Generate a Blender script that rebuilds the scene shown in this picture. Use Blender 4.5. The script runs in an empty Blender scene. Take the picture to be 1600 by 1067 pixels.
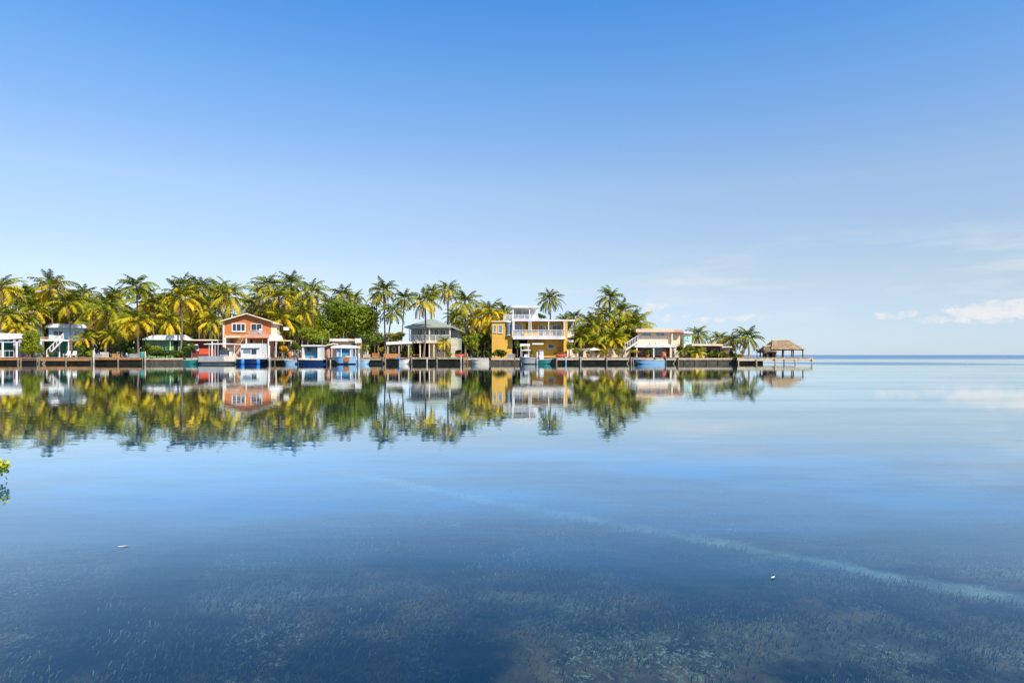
import bpy, math, random
from mathutils import Vector
R = math.radians
SC = bpy.context.scene
COL = SC.collection
F = 1067.0            # focal length in photo pixels (24 mm on a 36 mm sensor)
HZ = 554.5            # photo row of the horizon
EYE = 1.4             # eye height above the water, metres

# ------------------------------------------------------------------ camera
cam_d = bpy.data.cameras.new('camera')
cam = bpy.data.objects.new('camera', cam_d)
COL.objects.link(cam)
cam.location = (0, 0, EYE)
cam.rotation_euler = (R(90), 0, 0)
cam_d.lens = 24.0
cam_d.sensor_width = 36.0
cam_d.shift_y = (HZ - 533.5) / 1600.0
cam_d.clip_start = 0.05
cam_d.clip_end = 60000
SC.camera = cam

# ------------------------------------------------------------------ light
SUN_AZ, SUN_EL = 138.0, 47.0       # clockwise from +Y (straight ahead); behind the right shoulder
sdir = Vector((math.sin(R(SUN_AZ)) * math.cos(R(SUN_EL)), math.cos(R(SUN_AZ)) * math.cos(R(SUN_EL)), math.sin(R(SUN_EL))))
sun_d = bpy.data.lights.new('sun', 'SUN')
sun_d.energy = 4.8
sun_d.angle = R(0.5)
sun_d.color = (1.0, 0.94, 0.84)
sun = bpy.data.objects.new('sun', sun_d)
COL.objects.link(sun)
sun.rotation_euler = sdir.to_track_quat('Z', 'Y').to_euler()
sun.location = (60, -60, 80)

world = bpy.data.worlds.new('World')
SC.world = world
world.use_nodes = True
SC.view_settings.view_transform = 'Standard'
SC.view_settings.look = 'None'
SC.view_settings.exposure = 0.6
SC.view_settings.gamma = 1.0
SC.cycles.use_denoising = True
SC.cycles.max_bounces = 8
SC.cycles.transparent_max_bounces = 16
SC.cycles.caustics_reflective = False
SC.cycles.caustics_refractive = False


def build_world():
    nt = world.node_tree
    nt.nodes.clear()
    N, L = nt.nodes.new, nt.links.new

    def val(x):
        return x

    def math_(op, a, b=None, c=None, clamp=False):
        n = N('ShaderNodeMath'); n.operation = op; n.use_clamp = clamp
        for i, v in enumerate((a, b, c)):
            if v is None: continue
            if isinstance(v, (int, float)): n.inputs[i].default_value = v
            else: L(v, n.inputs[i])
        return n.outputs[0]

    def sstep(v, a, b):
        n = N('ShaderNodeMapRange'); n.interpolation_type = 'SMOOTHSTEP'
        L(v, n.inputs[0]); n.inputs[1].default_value = a; n.inputs[2].default_value = b
        return n.outputs[0]
    sky = N('ShaderNodeTexSky'); sky.sky_type = 'NISHITA'
    sky.sun_disc = False
    sky.sun_elevation = R(SUN_EL); sky.sun_rotation = R(SUN_AZ)
    sky.altitude = 0; sky.air_density = 0.6; sky.dust_density = 0.0; sky.ozone_density = 3.0
    tc = N('ShaderNodeTexCoord')
    sp = N('ShaderNodeSeparateXYZ'); L(tc.outputs['Generated'], sp.inputs[0])
    az = math_('ARCTAN2', sp.outputs[0], sp.outputs[1])        # bearing, 0 straight ahead, + to the right
    el = math_('ARCSINE', sp.outputs[2])
    # elevation colour grade: evens the sky's brightness out from the horizon upwards
    rp = N('ShaderNodeValToRGB'); L(math_('DIVIDE', el, 0.6, clamp=True), rp.inputs[0])
    stops = [(0.0, (.60, .62, .75)), (0.17, (1.46, 1.14, .88)), (0.39, (1.9, 1.66, 1.36)), (0.61, (1.41, 1.79, 1.83)), (0.80, (.87, 1.71, 2.13)), (1.0, (.75, 1.5, 2.0))]
    while len(rp.color_ramp.elements) < len(stops): rp.color_ramp.elements.new(0.5)
    for e_, (p_, c_) in zip(rp.color_ramp.elements, stops):
        e_.position = p_; e_.color = tuple(c / 2.2 for c in c_) + (1,)
    hs = N('ShaderNodeMixRGB'); hs.blend_type = 'MULTIPLY'; hs.inputs[0].default_value = 1.0
    L(sky.outputs[0], hs.inputs[1])
    vm = N('ShaderNodeMixRGB'); vm.blend_type = 'MULTIPLY'; vm.inputs[0].default_value = 1.0
    L(rp.outputs[0], vm.inputs[1]); vm.inputs[2].default_value = (2.2, 2.2, 2.2, 1); L(vm.outputs[0], hs.inputs[2])
    cv = N('ShaderNodeCombineXYZ'); L(az, cv.inputs[0]); L(el, cv.inputs[1])

    def noise(scale, detail, rough, stretch):
        m = N('ShaderNodeMapping'); L(cv.outputs[0], m.inputs[0]); m.inputs['Scale'].default_value = stretch
        n = N('ShaderNodeTexNoise'); L(m.outputs[0], n.inputs[0])
        n.inputs['Scale'].default_value = scale; n.inputs['Detail'].default_value = detail; n.inputs['Roughness'].default_value = rough
        return n.outputs[0]
    nz = noise(52, 8, 0.6, (1, 1.7, 1))
    # cumulus banks low over the sea: (bearing, elevation, half width, half height, strength)
    banks = [(0.615, 0.0520, 0.064, 0.0155, 1.0), (0.56, 0.046, 0.03, 0.009, 0.75), (0.508, 0.050, 0.024, 0.007, 0.8),
             (0.53, 0.052, 0.010, 0.007, 0.7), (0.205, 0.066, 0.022, 0.011, 0.75), (0.235, 0.054, 0.04, 0.008, 0.55),
             (0.33, 0.052, 0.035, 0.0065, 0.6), (0.42, 0.049, 0.020, 0.006, 0.45), (0.28, 0.049, 0.035, 0.006, 0.55)]
    tot = None
    for (a, e, wa, we, s) in banks:
        da = math_('DIVIDE', math_('SUBTRACT', az, a), wa)
        de = math_('DIVIDE', math_('SUBTRACT', el, e), we)
        r2 = math_('ADD', math_('MULTIPLY', da, da), math_('MULTIPLY', de, de))
        g = math_('MULTIPLY', math_('SUBTRACT', 1.0, sstep(r2, 0.0, 1.6)), s)
        tot = g if tot is None else math_('MAXIMUM', tot, g)
    dens = sstep(math_('ADD', math_('MULTIPLY', tot, 0.50), math_('MULTIPLY', nz, 1.25)), 0.80, 1.18)
    dens = math_('MULTIPLY', dens, sstep(tot, 0.0, 0.25))
    # thin high veil
    nv = noise(5.5, 5, 0.55, (1, 5.5, 1))
    veil = math_('MULTIPLY', sstep(nv, 0.46, 0.8), math_('MULTIPLY', sstep(el, 0.03, 0.08), math_('SUBTRACT', 1.0, sstep(el, 0.10, 0.19))))
    fac = math_('ADD', math_('MULTIPLY', dens, 0.85), math_('MULTIPLY', veil, math_('ADD', 0.25, math_('MULTIPLY', sstep(az, -0.1, 0.4), 0.35))), clamp=True)
    mx = N('ShaderNodeMixRGB'); L(fac, mx.inputs[0]); L(hs.outputs[0], mx.inputs[1])
    mx.inputs[2].default_value = (5.8, 5.75, 5.8, 1)
    bg = N('ShaderNodeBackground'); L(mx.outputs[0], bg.inputs[0]); bg.inputs[1].default_value = 0.1
    out = N('ShaderNodeOutputWorld'); L(bg.outputs[0], out.inputs[0])


build_world()

# ------------------------------------------------------------------ helpers


def PX(px, Y): return (px - 800.0) / F * Y
def PZ(py, Y): return EYE + (HZ - py) / F * Y


ORG = {}


class MB:
    """Collects shapes (world coordinates) and links them as ONE mesh object."""

    def __init__(s): s.v = []; s.f = []; s.c = None

    def poly(s, pts):
        n = len(s.v); s.v += [tuple(p) for p in pts]; s.f.append(tuple(range(n, n + len(pts))))
        return s

    def box(s, x0, x1, y0, y1, z0, z1):
        if x0 > x1: x0, x1 = x1, x0
        if y0 > y1: y0, y1 = y1, y0
        if z0 > z1: z0, z1 = z1, z0
        n = len(s.v)
        s.v += [(x0, y0, z0), (x1, y0, z0), (x1, y1, z0), (x0, y1, z0), (x0, y0, z1), (x1, y0, z1), (x1, y1, z1), (x0, y1, z1)]
        s.f += [tuple(n + i for i in q) for q in ((0, 3, 2, 1), (4, 5, 6, 7), (0, 1, 5, 4), (1, 2, 6, 5), (2, 3, 7, 6), (3, 0, 4, 7))]
        return s

    def prism(s, xz, y0, y1):
        n = len(s.v); k = len(xz)
        s.v += [(x, y0, z) for x, z in xz] + [(x, y1, z) for x, z in xz]
        s.f.append(tuple(n + i for i in range(k)))
        s.f.append(tuple(n + k + i for i in reversed(range(k))))
        for i in range(k):
            j = (i + 1) % k
            s.f.append((n + i, n + k + i, n + k + j, n + j))
        return s

    def tube(s, pts, rad, n=8, caps=True):
        pts = [Vector(p) for p in pts]
        base = len(s.v)
        for i, p in enumerate(pts):
            d = (pts[min(i + 1, len(pts) - 1)] - pts[max(i - 1, 0)]).normalized()
            a = d.cross(Vector((0, 1, 0)))
            if a.length < 1e-3: a = d.cross(Vector((1, 0, 0)))
            a.normalize(); b = d.cross(a)
            r = rad[i] if isinstance(rad, (list, tuple)) else rad
            for k in range(n):
                t = 2 * math.pi * k / n
                s.v.append(tuple(p + a * (r * math.cos(t)) + b * (r * math.sin(t))))
        for i in range(len(pts) - 1):
            for k in range(n):
                k2 = (k + 1) % n
                s.f.append((base + i * n + k, base + i * n + k2, base + (i + 1) * n + k2, base + (i + 1) * n + k))
        if caps:
            s.f.append(tuple(base + k for k in reversed(range(n))))
            s.f.append(tuple(base + (len(pts) - 1) * n + k for k in range(n)))
        return s

    def beam(s, p0, p1, r): return s.tube([p0, p1], r, 4)

    def build(s, name, mat, parent=None, smooth=False):
        o0 = ORG.get(parent.name, Vector((0, 0, 0))) if parent else Vector((0, 0, 0))
        me = bpy.data.meshes.new(name)
        me.from_pydata([(a - o0.x, b - o0.y, c - o0.z) for a, b, c in s.v], [], s.f)
        if s.c is not None:
            at = me.color_attributes.new('tint', 'FLOAT_COLOR', 'POINT')
            at.data.foreach_set('color', [x for c in s.c for x in (c[0], c[1], c[2], 1.0)])
        if smooth:
            me.polygons.foreach_set('use_smooth', [True] * len(me.polygons))
        me.materials.append(mat); me.update()
        o = bpy.data.objects.new(name, me); COL.objects.link(o)
        if parent:
            o.parent = parent; ORG[o.name] = o0
        return o


def tag(o, label, cat, group=None, kind=None):
    o['label'] = label
    if cat: o['category'] = cat
    if group: o['group'] = group
    if kind: o['kind'] = kind
    return o


def thing(name, label, cat, loc, group=None):
    o = bpy.data.objects.new(name, None); COL.objects.link(o)
    o.empty_display_size = 0.5
    o.location = loc; ORG[o.name] = Vector(loc)
    return tag(o, label, cat, group)


def dup(root, loc, label, group=None, rotz=0.0, scale=1.0):
    """copy of a thing with copies of its parts and sub-parts (mesh data shared)"""
    r = root.copy(); COL.objects.link(r); r.location = loc; r.rotation_euler = (0, 0, rotz); r.scale = (scale,) * 3
    r['label'] = label
    if group: r['group'] = group
    ORG[r.name] = Vector(loc)
    for ch in root.children:
        c = ch.copy(); COL.objects.link(c); c.parent = r
        for g in ch.children:
            d = g.copy(); COL.objects.link(d); d.parent = c
    return r


# ------------------------------------------------------------------ materials
def mat(name, col, rough=0.7, var=0.18, scale=2.0, bump=0.0, stretch=(1, 1, 1), metal=0.0, spec=0.4, dirt_shade=None, dirt_shade_amt=0.6):
    m = bpy.data.materials.new(name); m.use_nodes = True
    nt = m.node_tree; N, L = nt.nodes.new, nt.links.new
    b = nt.nodes['Principled BSDF']
    tc = N('ShaderNodeTexCoord'); mp = N('ShaderNodeMapping'); mp.inputs['Scale'].default_value = stretch
    L(tc.outputs['Object'], mp.inputs[0])
    nz = N('ShaderNodeTexNoise'); nz.inputs['Scale'].default_value = scale; nz.inputs['Detail'].default_value = 6
    L(mp.outputs[0], nz.inputs[0])
    mx = N('ShaderNodeMixRGB')
    mr = N('ShaderNodeMapRange'); mr.inputs[1].default_value = 0.3; mr.inputs[2].default_value = 0.7
    L(nz.outputs[0], mr.inputs[0]); L(mr.outputs[0], mx.inputs[0])
    mx.inputs[1].default_value = tuple(max(0, c * (1 - var)) for c in col) + (1,)
    mx.inputs[2].default_value = tuple(min(1, c * (1 + var)) for c in col) + (1,)
    last = mx.outputs[0]
    if dirt_shade:
        n2 = N('ShaderNodeTexNoise'); n2.inputs['Scale'].default_value = 0.9; n2.inputs['Detail'].default_value = 8
        n2.inputs['Roughness'].default_value = 0.7
        L(tc.outputs['Object'], n2.inputs[0])
        r2 = N('ShaderNodeMapRange'); r2.inputs[1].default_value = 0.44; r2.inputs[2].default_value = 0.7; r2.inputs[4].default_value = dirt_shade_amt  # blotches: dirt, plus uneven wall shading put into the colour
        L(n2.outputs[0], r2.inputs[0])
        m2 = N('ShaderNodeMixRGB'); L(r2.outputs[0], m2.inputs[0]); L(last, m2.inputs[1]); m2.inputs[2].default_value = dirt_shade + (1,)
        last = m2.outputs[0]
    L(last, b.inputs['Base Color'])
    b.inputs['Roughness'].default_value = rough; b.inputs['Metallic'].default_value = metal
    b.inputs['Specular IOR Level'].default_value = spec
    if bump:
        bp = N('ShaderNodeBump'); bp.inputs['Strength'].default_value = bump; bp.inputs['Distance'].default_value = 0.05
        L(nz.outputs[0], bp.inputs['Height']); L(bp.outputs[0], b.inputs['Normal'])
    return m


def leaf_mat(name, trans=0.35, rough=0.55):
    m = bpy.data.materials.new(name); m.use_nodes = True
    nt = m.node_tree; N, L = nt.nodes.new, nt.links.new
    b = nt.nodes['Principled BSDF']; out = nt.nodes['Material Output']
    at = N('ShaderNodeAttribute'); at.attribute_name = 'tint'
    L(at.outputs['Color'], b.inputs['Base Color']); b.inputs['Roughness'].default_value = rough
    b.inputs['Specular IOR Level'].default_value = 0.2
    tr = N('ShaderNodeBsdfTranslucent'); L(at.outputs['Color'], tr.inputs[0])
    mx = N('ShaderNodeMixShader'); mx.inputs[0].default_value = trans
    L(b.outputs[0], mx.inputs[1]); L(tr.outputs[0], mx.inputs[2]); L(mx.outputs[0], out.inputs[0])
    return m


GRIME = (0.16, 0.13, 0.09)
M = dict(
    white=mat('white_paint', (0.68, 0.66, 0.63), 0.6, 0.06, 3, dirt_shade=(0.45, 0.41, 0.34)),
    roofwhite=mat('white_metal_roof', (0.70, 0.68, 0.65), 0.5, 0.07, 2, stretch=(6, 1, 1), dirt_shade=(0.42, 0.38, 0.33)),
    cream=mat('cream_stucco', (0.72, 0.60, 0.42), 0.8, 0.08, 5, 0.2, dirt_shade=(0.42, 0.33, 0.22)),
    peach=mat('peach_stucco', (0.76, 0.56, 0.40), 0.8, 0.07, 4, 0.2, dirt_shade=(0.5, 0.36, 0.25)),
    orange=mat('orange_paint', (0.50, 0.165, 0.045), 0.7, 0.1, 3, stretch=(1, 1, 9), dirt_shade=(0.38, 0.11, 0.03)),
    coral=mat('coral_paint', (0.60, 0.30, 0.19), 0.7, 0.1, 3, dirt_shade=(0.4, 0.2, 0.1)),
    fascia=mat('orange_fascia', (0.74, 0.50, 0.32), 0.6, 0.1, 3),
    yellow=mat('yellow_stucco', (0.66, 0.37, 0.05), 0.75, 0.08, 3, 0.2, dirt_shade=(0.5, 0.26, 0.05)),
    green=mat('green_paint', (0.17, 0.38, 0.10), 0.7, 0.12, 3, stretch=(1, 1, 9), dirt_shade=(0.07, 0.12, 0.05)),
    maroon=mat('maroon_paint', (0.13, 0.022, 0.025), 0.7, 0.15, 3, stretch=(1, 1, 8)),
    red=mat('red_paint', (0.50, 0.065, 0.02), 0.6, 0.1, 3),
    aqua=mat('aqua_paint', (0.34, 0.53, 0.57), 0.7, 0.08, 3, stretch=(1, 1, 9), dirt_shade=(0.25, 0.36, 0.36)),
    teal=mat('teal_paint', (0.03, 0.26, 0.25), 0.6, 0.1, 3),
    mint=mat('mint_paint', (0.20, 0.62, 0.50), 0.6, 0.1, 3),
    greyg=mat('grey_green_siding', (0.36, 0.40, 0.35), 0.75, 0.08, 3, stretch=(1, 1, 10), dirt_shade=(0.22, 0.23, 0.19)),
    roofgreen=mat('grey_green_roof', (0.26, 0.285, 0.235), 0.8, 0.12, 4, 0.3, dirt_shade=(0.14, 0.16, 0.11)),
    stone=mat('pale_stone', (0.52, 0.47, 0.33), 0.85, 0.3, 5, 0.6),
    pink=mat('pink_paint', (0.50, 0.34, 0.38), 0.7, 0.08, 3),
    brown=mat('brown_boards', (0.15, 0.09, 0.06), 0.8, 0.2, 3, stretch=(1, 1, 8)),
    glass=mat('window_glass', (0.025, 0.032, 0.045), 0.08, 0.3, 1.2, spec=0.6),
    curtain=mat('grey_blue_curtained_glass', (0.17, 0.22, 0.28), 0.2, 0.2, 4, stretch=(8, 1, 0.3), spec=0.6),
    dark=mat('dark_paint_and_shade', (0.03, 0.026, 0.022), 0.9, 0.3, 2),  # dark doors, and shade painted on recessed back walls
    wood=mat('weathered_dock_boards', (0.36, 0.26, 0.16), 0.85, 0.3, 2.5, 0.4, (9, 1, 1), dirt_shade=GRIME),
    woodlight=mat('pale_dock_boards', (0.56, 0.45, 0.31), 0.85, 0.22, 2.5, 0.4, (9, 1, 1), dirt_shade=(0.3, 0.22, 0.14)),
    woodorange=mat('orange_brown_boards', (0.44, 0.21, 0.07), 0.8, 0.25, 2.5, 0.3, (9, 1, 1), dirt_shade=(0.2, 0.1, 0.04)),
    piling=mat('piling_wood', (0.20, 0.15, 0.10), 0.9, 0.35, 4, 0.5, (6, 6, 0.8), dirt_shade=(0.07, 0.06, 0.045)),
    palepile=mat('pale_piling', (0.55, 0.48, 0.38), 0.85, 0.2, 4, 0.3, (6, 6, 0.8), dirt_shade=(0.25, 0.2, 0.15)),
    concrete=mat('concrete', (0.42, 0.38, 0.32), 0.9, 0.2, 2, 0.4, dirt_shade=(0.2, 0.17, 0.13)),
    seawall=mat('dark_seawall', (0.085, 0.07, 0.052), 0.9, 0.5, 1.5, 0.5, dirt_shade=(0.03, 0.032, 0.018)),
    trunk=mat('palm_trunk', (0.19, 0.145, 0.105), 0.9, 0.35, 2, 0.6, (2, 2, 9)),
    bark=mat('tree_bark', (0.11, 0.08, 0.055), 0.9, 0.35, 4, 0.6),
    thatch=mat('thatch', (0.54, 0.38, 0.22), 0.95, 0.4, 5, 0.8, (5, 5, 1), dirt_shade=(0.24, 0.15, 0.08)),
    soil=mat('sandy_ground', (0.34, 0.29, 0.20), 0.95, 0.3, 0.6, 0.4, dirt_shade=(0.10, 0.11, 0.04), dirt_shade_amt=0.8),
    navy=mat('navy_gelcoat', (0.012, 0.035, 0.12), 0.25, 0.15, 1.5, spec=0.5),
    blue=mat('blue_plastic', (0.03, 0.19, 0.50), 0.35, 0.15, 2),
    lightblue=mat('light_blue_gelcoat', (0.28, 0.50, 0.72), 0.3, 0.08, 1.5, dirt_shade=(0.3, 0.38, 0.42)),
    tealhull=mat('teal_gelcoat', (0.02, 0.16, 0.15), 0.3, 0.15, 1.5),
    gelwhite=mat('white_gelcoat', (0.66, 0.65, 0.62), 0.3, 0.05, 1.5, dirt_shade=(0.55, 0.5, 0.42)),
    gelcream=mat('cream_gelcoat', (0.74, 0.66, 0.52), 0.35, 0.06, 1.5, dirt_shade=(0.5, 0.42, 0.3)),
    gelgrey=mat('grey_gelcoat', (0.36, 0.37, 0.37), 0.4, 0.1, 1.5, dirt_shade=(0.2, 0.2, 0.18)),
    antifoul=mat('dark_antifouling', (0.035, 0.05, 0.06), 0.7, 0.3, 2),
    canvas=mat('white_canvas', (0.76, 0.73, 0.70), 0.85, 0.06, 3),
    bluecanvas=mat('blue_canvas', (0.06, 0.24, 0.38), 0.8, 0.15, 3),
    black=mat('black_plastic', (0.02, 0.02, 0.022), 0.4, 0.2, 2),
    steel=mat('steel', (0.55, 0.56, 0.58), 0.35, 0.1, 3, metal=0.8),
    rust=mat('rusty_orange', (0.42, 0.14, 0.03), 0.6, 0.2, 3),
    grey=mat('grey_plastic', (0.30, 0.29, 0.30), 0.6, 0.15, 3),
    leaf=leaf_mat('palm_leaf', 0.16, 0.5),
    foliage=leaf_mat('broad_leaf', 0.32, 0.5),
    weed=leaf_mat('seagrass_blade', 0.2, 0.8),
)

GREEN, YG, GOLD, DRY = (0.042, 0.092, 0.006), (0.24, 0.245, 0.006), (0.66, 0.44, 0.008), (0.22, 0.12, 0.05)


def lerp(a, b, t): return tuple(x + (y - x) * t for x, y in zip(a, b))


def ramp(t):
    return lerp(GREEN, YG, t * 2) if t < 0.5 else lerp(YG, GOLD, min(1, (t - 0.5) * 2))


#WATER
# ------------------------------------------------------------------ water, sea bed, land
def build_water():
    m = bpy.data.materials.new('calm_water'); m.use_nodes = True
    nt = m.node_tree; nt.nodes.clear(); N, L = nt.nodes.new, nt.links.new

    def math_(op, a, b=None, clamp=False):
        n = N('ShaderNodeMath'); n.operation = op; n.use_clamp = clamp
        for i, v in enumerate((a, b)):
            if v is None: continue
            if isinstance(v, (int, float)): n.inputs[i].default_value = v
            else: L(v, n.inputs[i])
        return n.outputs[0]

    def sstep(v, a, b):
        n = N('ShaderNodeMapRange'); n.interpolation_type = 'SMOOTHSTEP'
        L(v, n.inputs[0]); n.inputs[1].default_value = a; n.inputs[2].default_value = b
        return n.outputs[0]
    geo = N('ShaderNodeNewGeometry')
    sp = N('ShaderNodeSeparateXYZ'); L(geo.outputs['Position'], sp.inputs[0])
    X, Y = sp.outputs[0], sp.outputs[1]

    def noise(scale, stretch, detail=3, rough=0.5, rot=0):
        mp = N('ShaderNodeMapping'); mp.inputs['Scale'].default_value = stretch; mp.inputs['Rotation'].default_value = (0, 0, R(rot))
        L(geo.outputs['Position'], mp.inputs[0])
        n = N('ShaderNodeTexNoise'); L(mp.outputs[0], n.inputs[0])
        n.inputs['Scale'].default_value = scale; n.inputs['Detail'].default_value = detail; n.inputs['Roughness'].default_value = rough
        return n.outputs[0]
    # wind-ruffled water: open sea, and one cat's paw off the pier
    patch = noise(1.0, (0.004, 0.02, 1), 3)
    open_sea = sstep(math_('ADD', Y, math_('MULTIPLY', patch, 60)), 210, 320)
    paw = math_('MULTIPLY', math_('MULTIPLY', sstep(Y, 84, 104), math_('SUBTRACT', 1, sstep(Y, 122, 140))),
                math_('MULTIPLY', sstep(X, 36, 52), math_('SUBTRACT', 1, sstep(X, 62, 92))))
    ruffle = math_('ADD', open_sea, math_('MULTIPLY', paw, 0.8), clamp=True)
    breeze = sstep(noise(1.0, (0.05, 0.22, 1), 5, 0.62, 8), 0.42, 0.72)
    h1 = noise(1.3, (0.7, 1.6, 1), 3, 0.5, 6)
    h2 = noise(9.0, (0.8, 1.5, 1), 2, 0.5, -10)
    h = math_('ADD', math_('MULTIPLY', h1, 0.0036), math_('MULTIPLY', math_('MULTIPLY', h2, 0.00035), math_('ADD', math_('MULTIPLY', breeze, 1.3), 0.5)))
    bp = N('ShaderNodeBump'); bp.inputs['Strength'].default_value = 0.55; bp.inputs['Distance'].default_value = 1.0
    L(h, bp.inputs['Height'])
    fr = N('ShaderNodeFresnel'); fr.inputs[0].default_value = 1.33; L(bp.outputs[0], fr.inputs[1])
    refl = math_('SUBTRACT', 1.0, math_('POWER', math_('SUBTRACT', 1.0, fr.outputs[0], True), 2.15))
    refl = math_('MULTIPLY', refl, math_('ADD', 0.5, math_('MULTIPLY', sstep(fr.outputs[0], 0.03, 0.30), 0.5)))
    fac = math_('MULTIPLY', refl, math_('SUBTRACT', 1, math_('MULTIPLY', ruffle, 0.45)))
    fac = math_('MULTIPLY', fac, math_('SUBTRACT', 1.0, math_('MULTIPLY', breeze, 0.20)))
    gl = N('ShaderNodeBsdfGlossy'); L(bp.outputs[0], gl.inputs['Normal'])
    L(math_('ADD', math_('ADD', math_('MULTIPLY', ruffle, 0.28), 0.009), math_('MULTIPLY', breeze, 0.013)), gl.inputs['Roughness'])
    gl.inputs[0].default_value = (0.92, 0.99, 1, 1)
    tr = N('ShaderNodeBsdfTransparent'); tr.inputs[0].default_value = (0.53, 0.74, 0.87, 1)
    df = N('ShaderNodeBsdfDiffuse'); df.inputs[0].default_value = (0.001, 0.20, 0.50, 1)     # light scattered back by the water itself
    mb = N('ShaderNodeMixShader')     # scattered light painted in as blue, strongest a few metres out
    cloudy = sstep(noise(0.42, (0.55, 1, 1), 4, 0.6, 12), 0.36, 0.64)
    near = math_('MULTIPLY', sstep(Y, 3.2, 8.5), math_('SUBTRACT', 1, math_('MULTIPLY', sstep(Y, 8.5, 14.5), 0.93)))
    upwelling = math_('MULTIPLY', near, math_('ADD', 0.26, math_('MULTIPLY', cloudy, 0.48)))
    L(math_('ADD', math_('ADD', 0.045, upwelling), math_('MULTIPLY', ruffle, 0.36), True), mb.inputs[0])
    L(tr.outputs[0], mb.inputs[1]); L(df.outputs[0], mb.inputs[2])
    mx = N('ShaderNodeMixShader'); L(fac, mx.inputs[0]); L(mb.outputs[0], mx.inputs[1]); L(gl.outputs[0], mx.inputs[2])
    out = N('ShaderNodeOutputMaterial'); L(mx.outputs[0], out.inputs[0])
    b = MB(); b.poly([(-24000, -60, 0), (24000, -60, 0), (24000, 30000, 0), (-24000, 30000, 0)])
    tag(b.build('water', m), 'calm blue shallow bay water mirroring the shore', 'water', kind='structure')


SCAR_N, SCAR_C = (0.654, 0.757), 7.96       # the pale boat track through the seagrass: n.p = c


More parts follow.
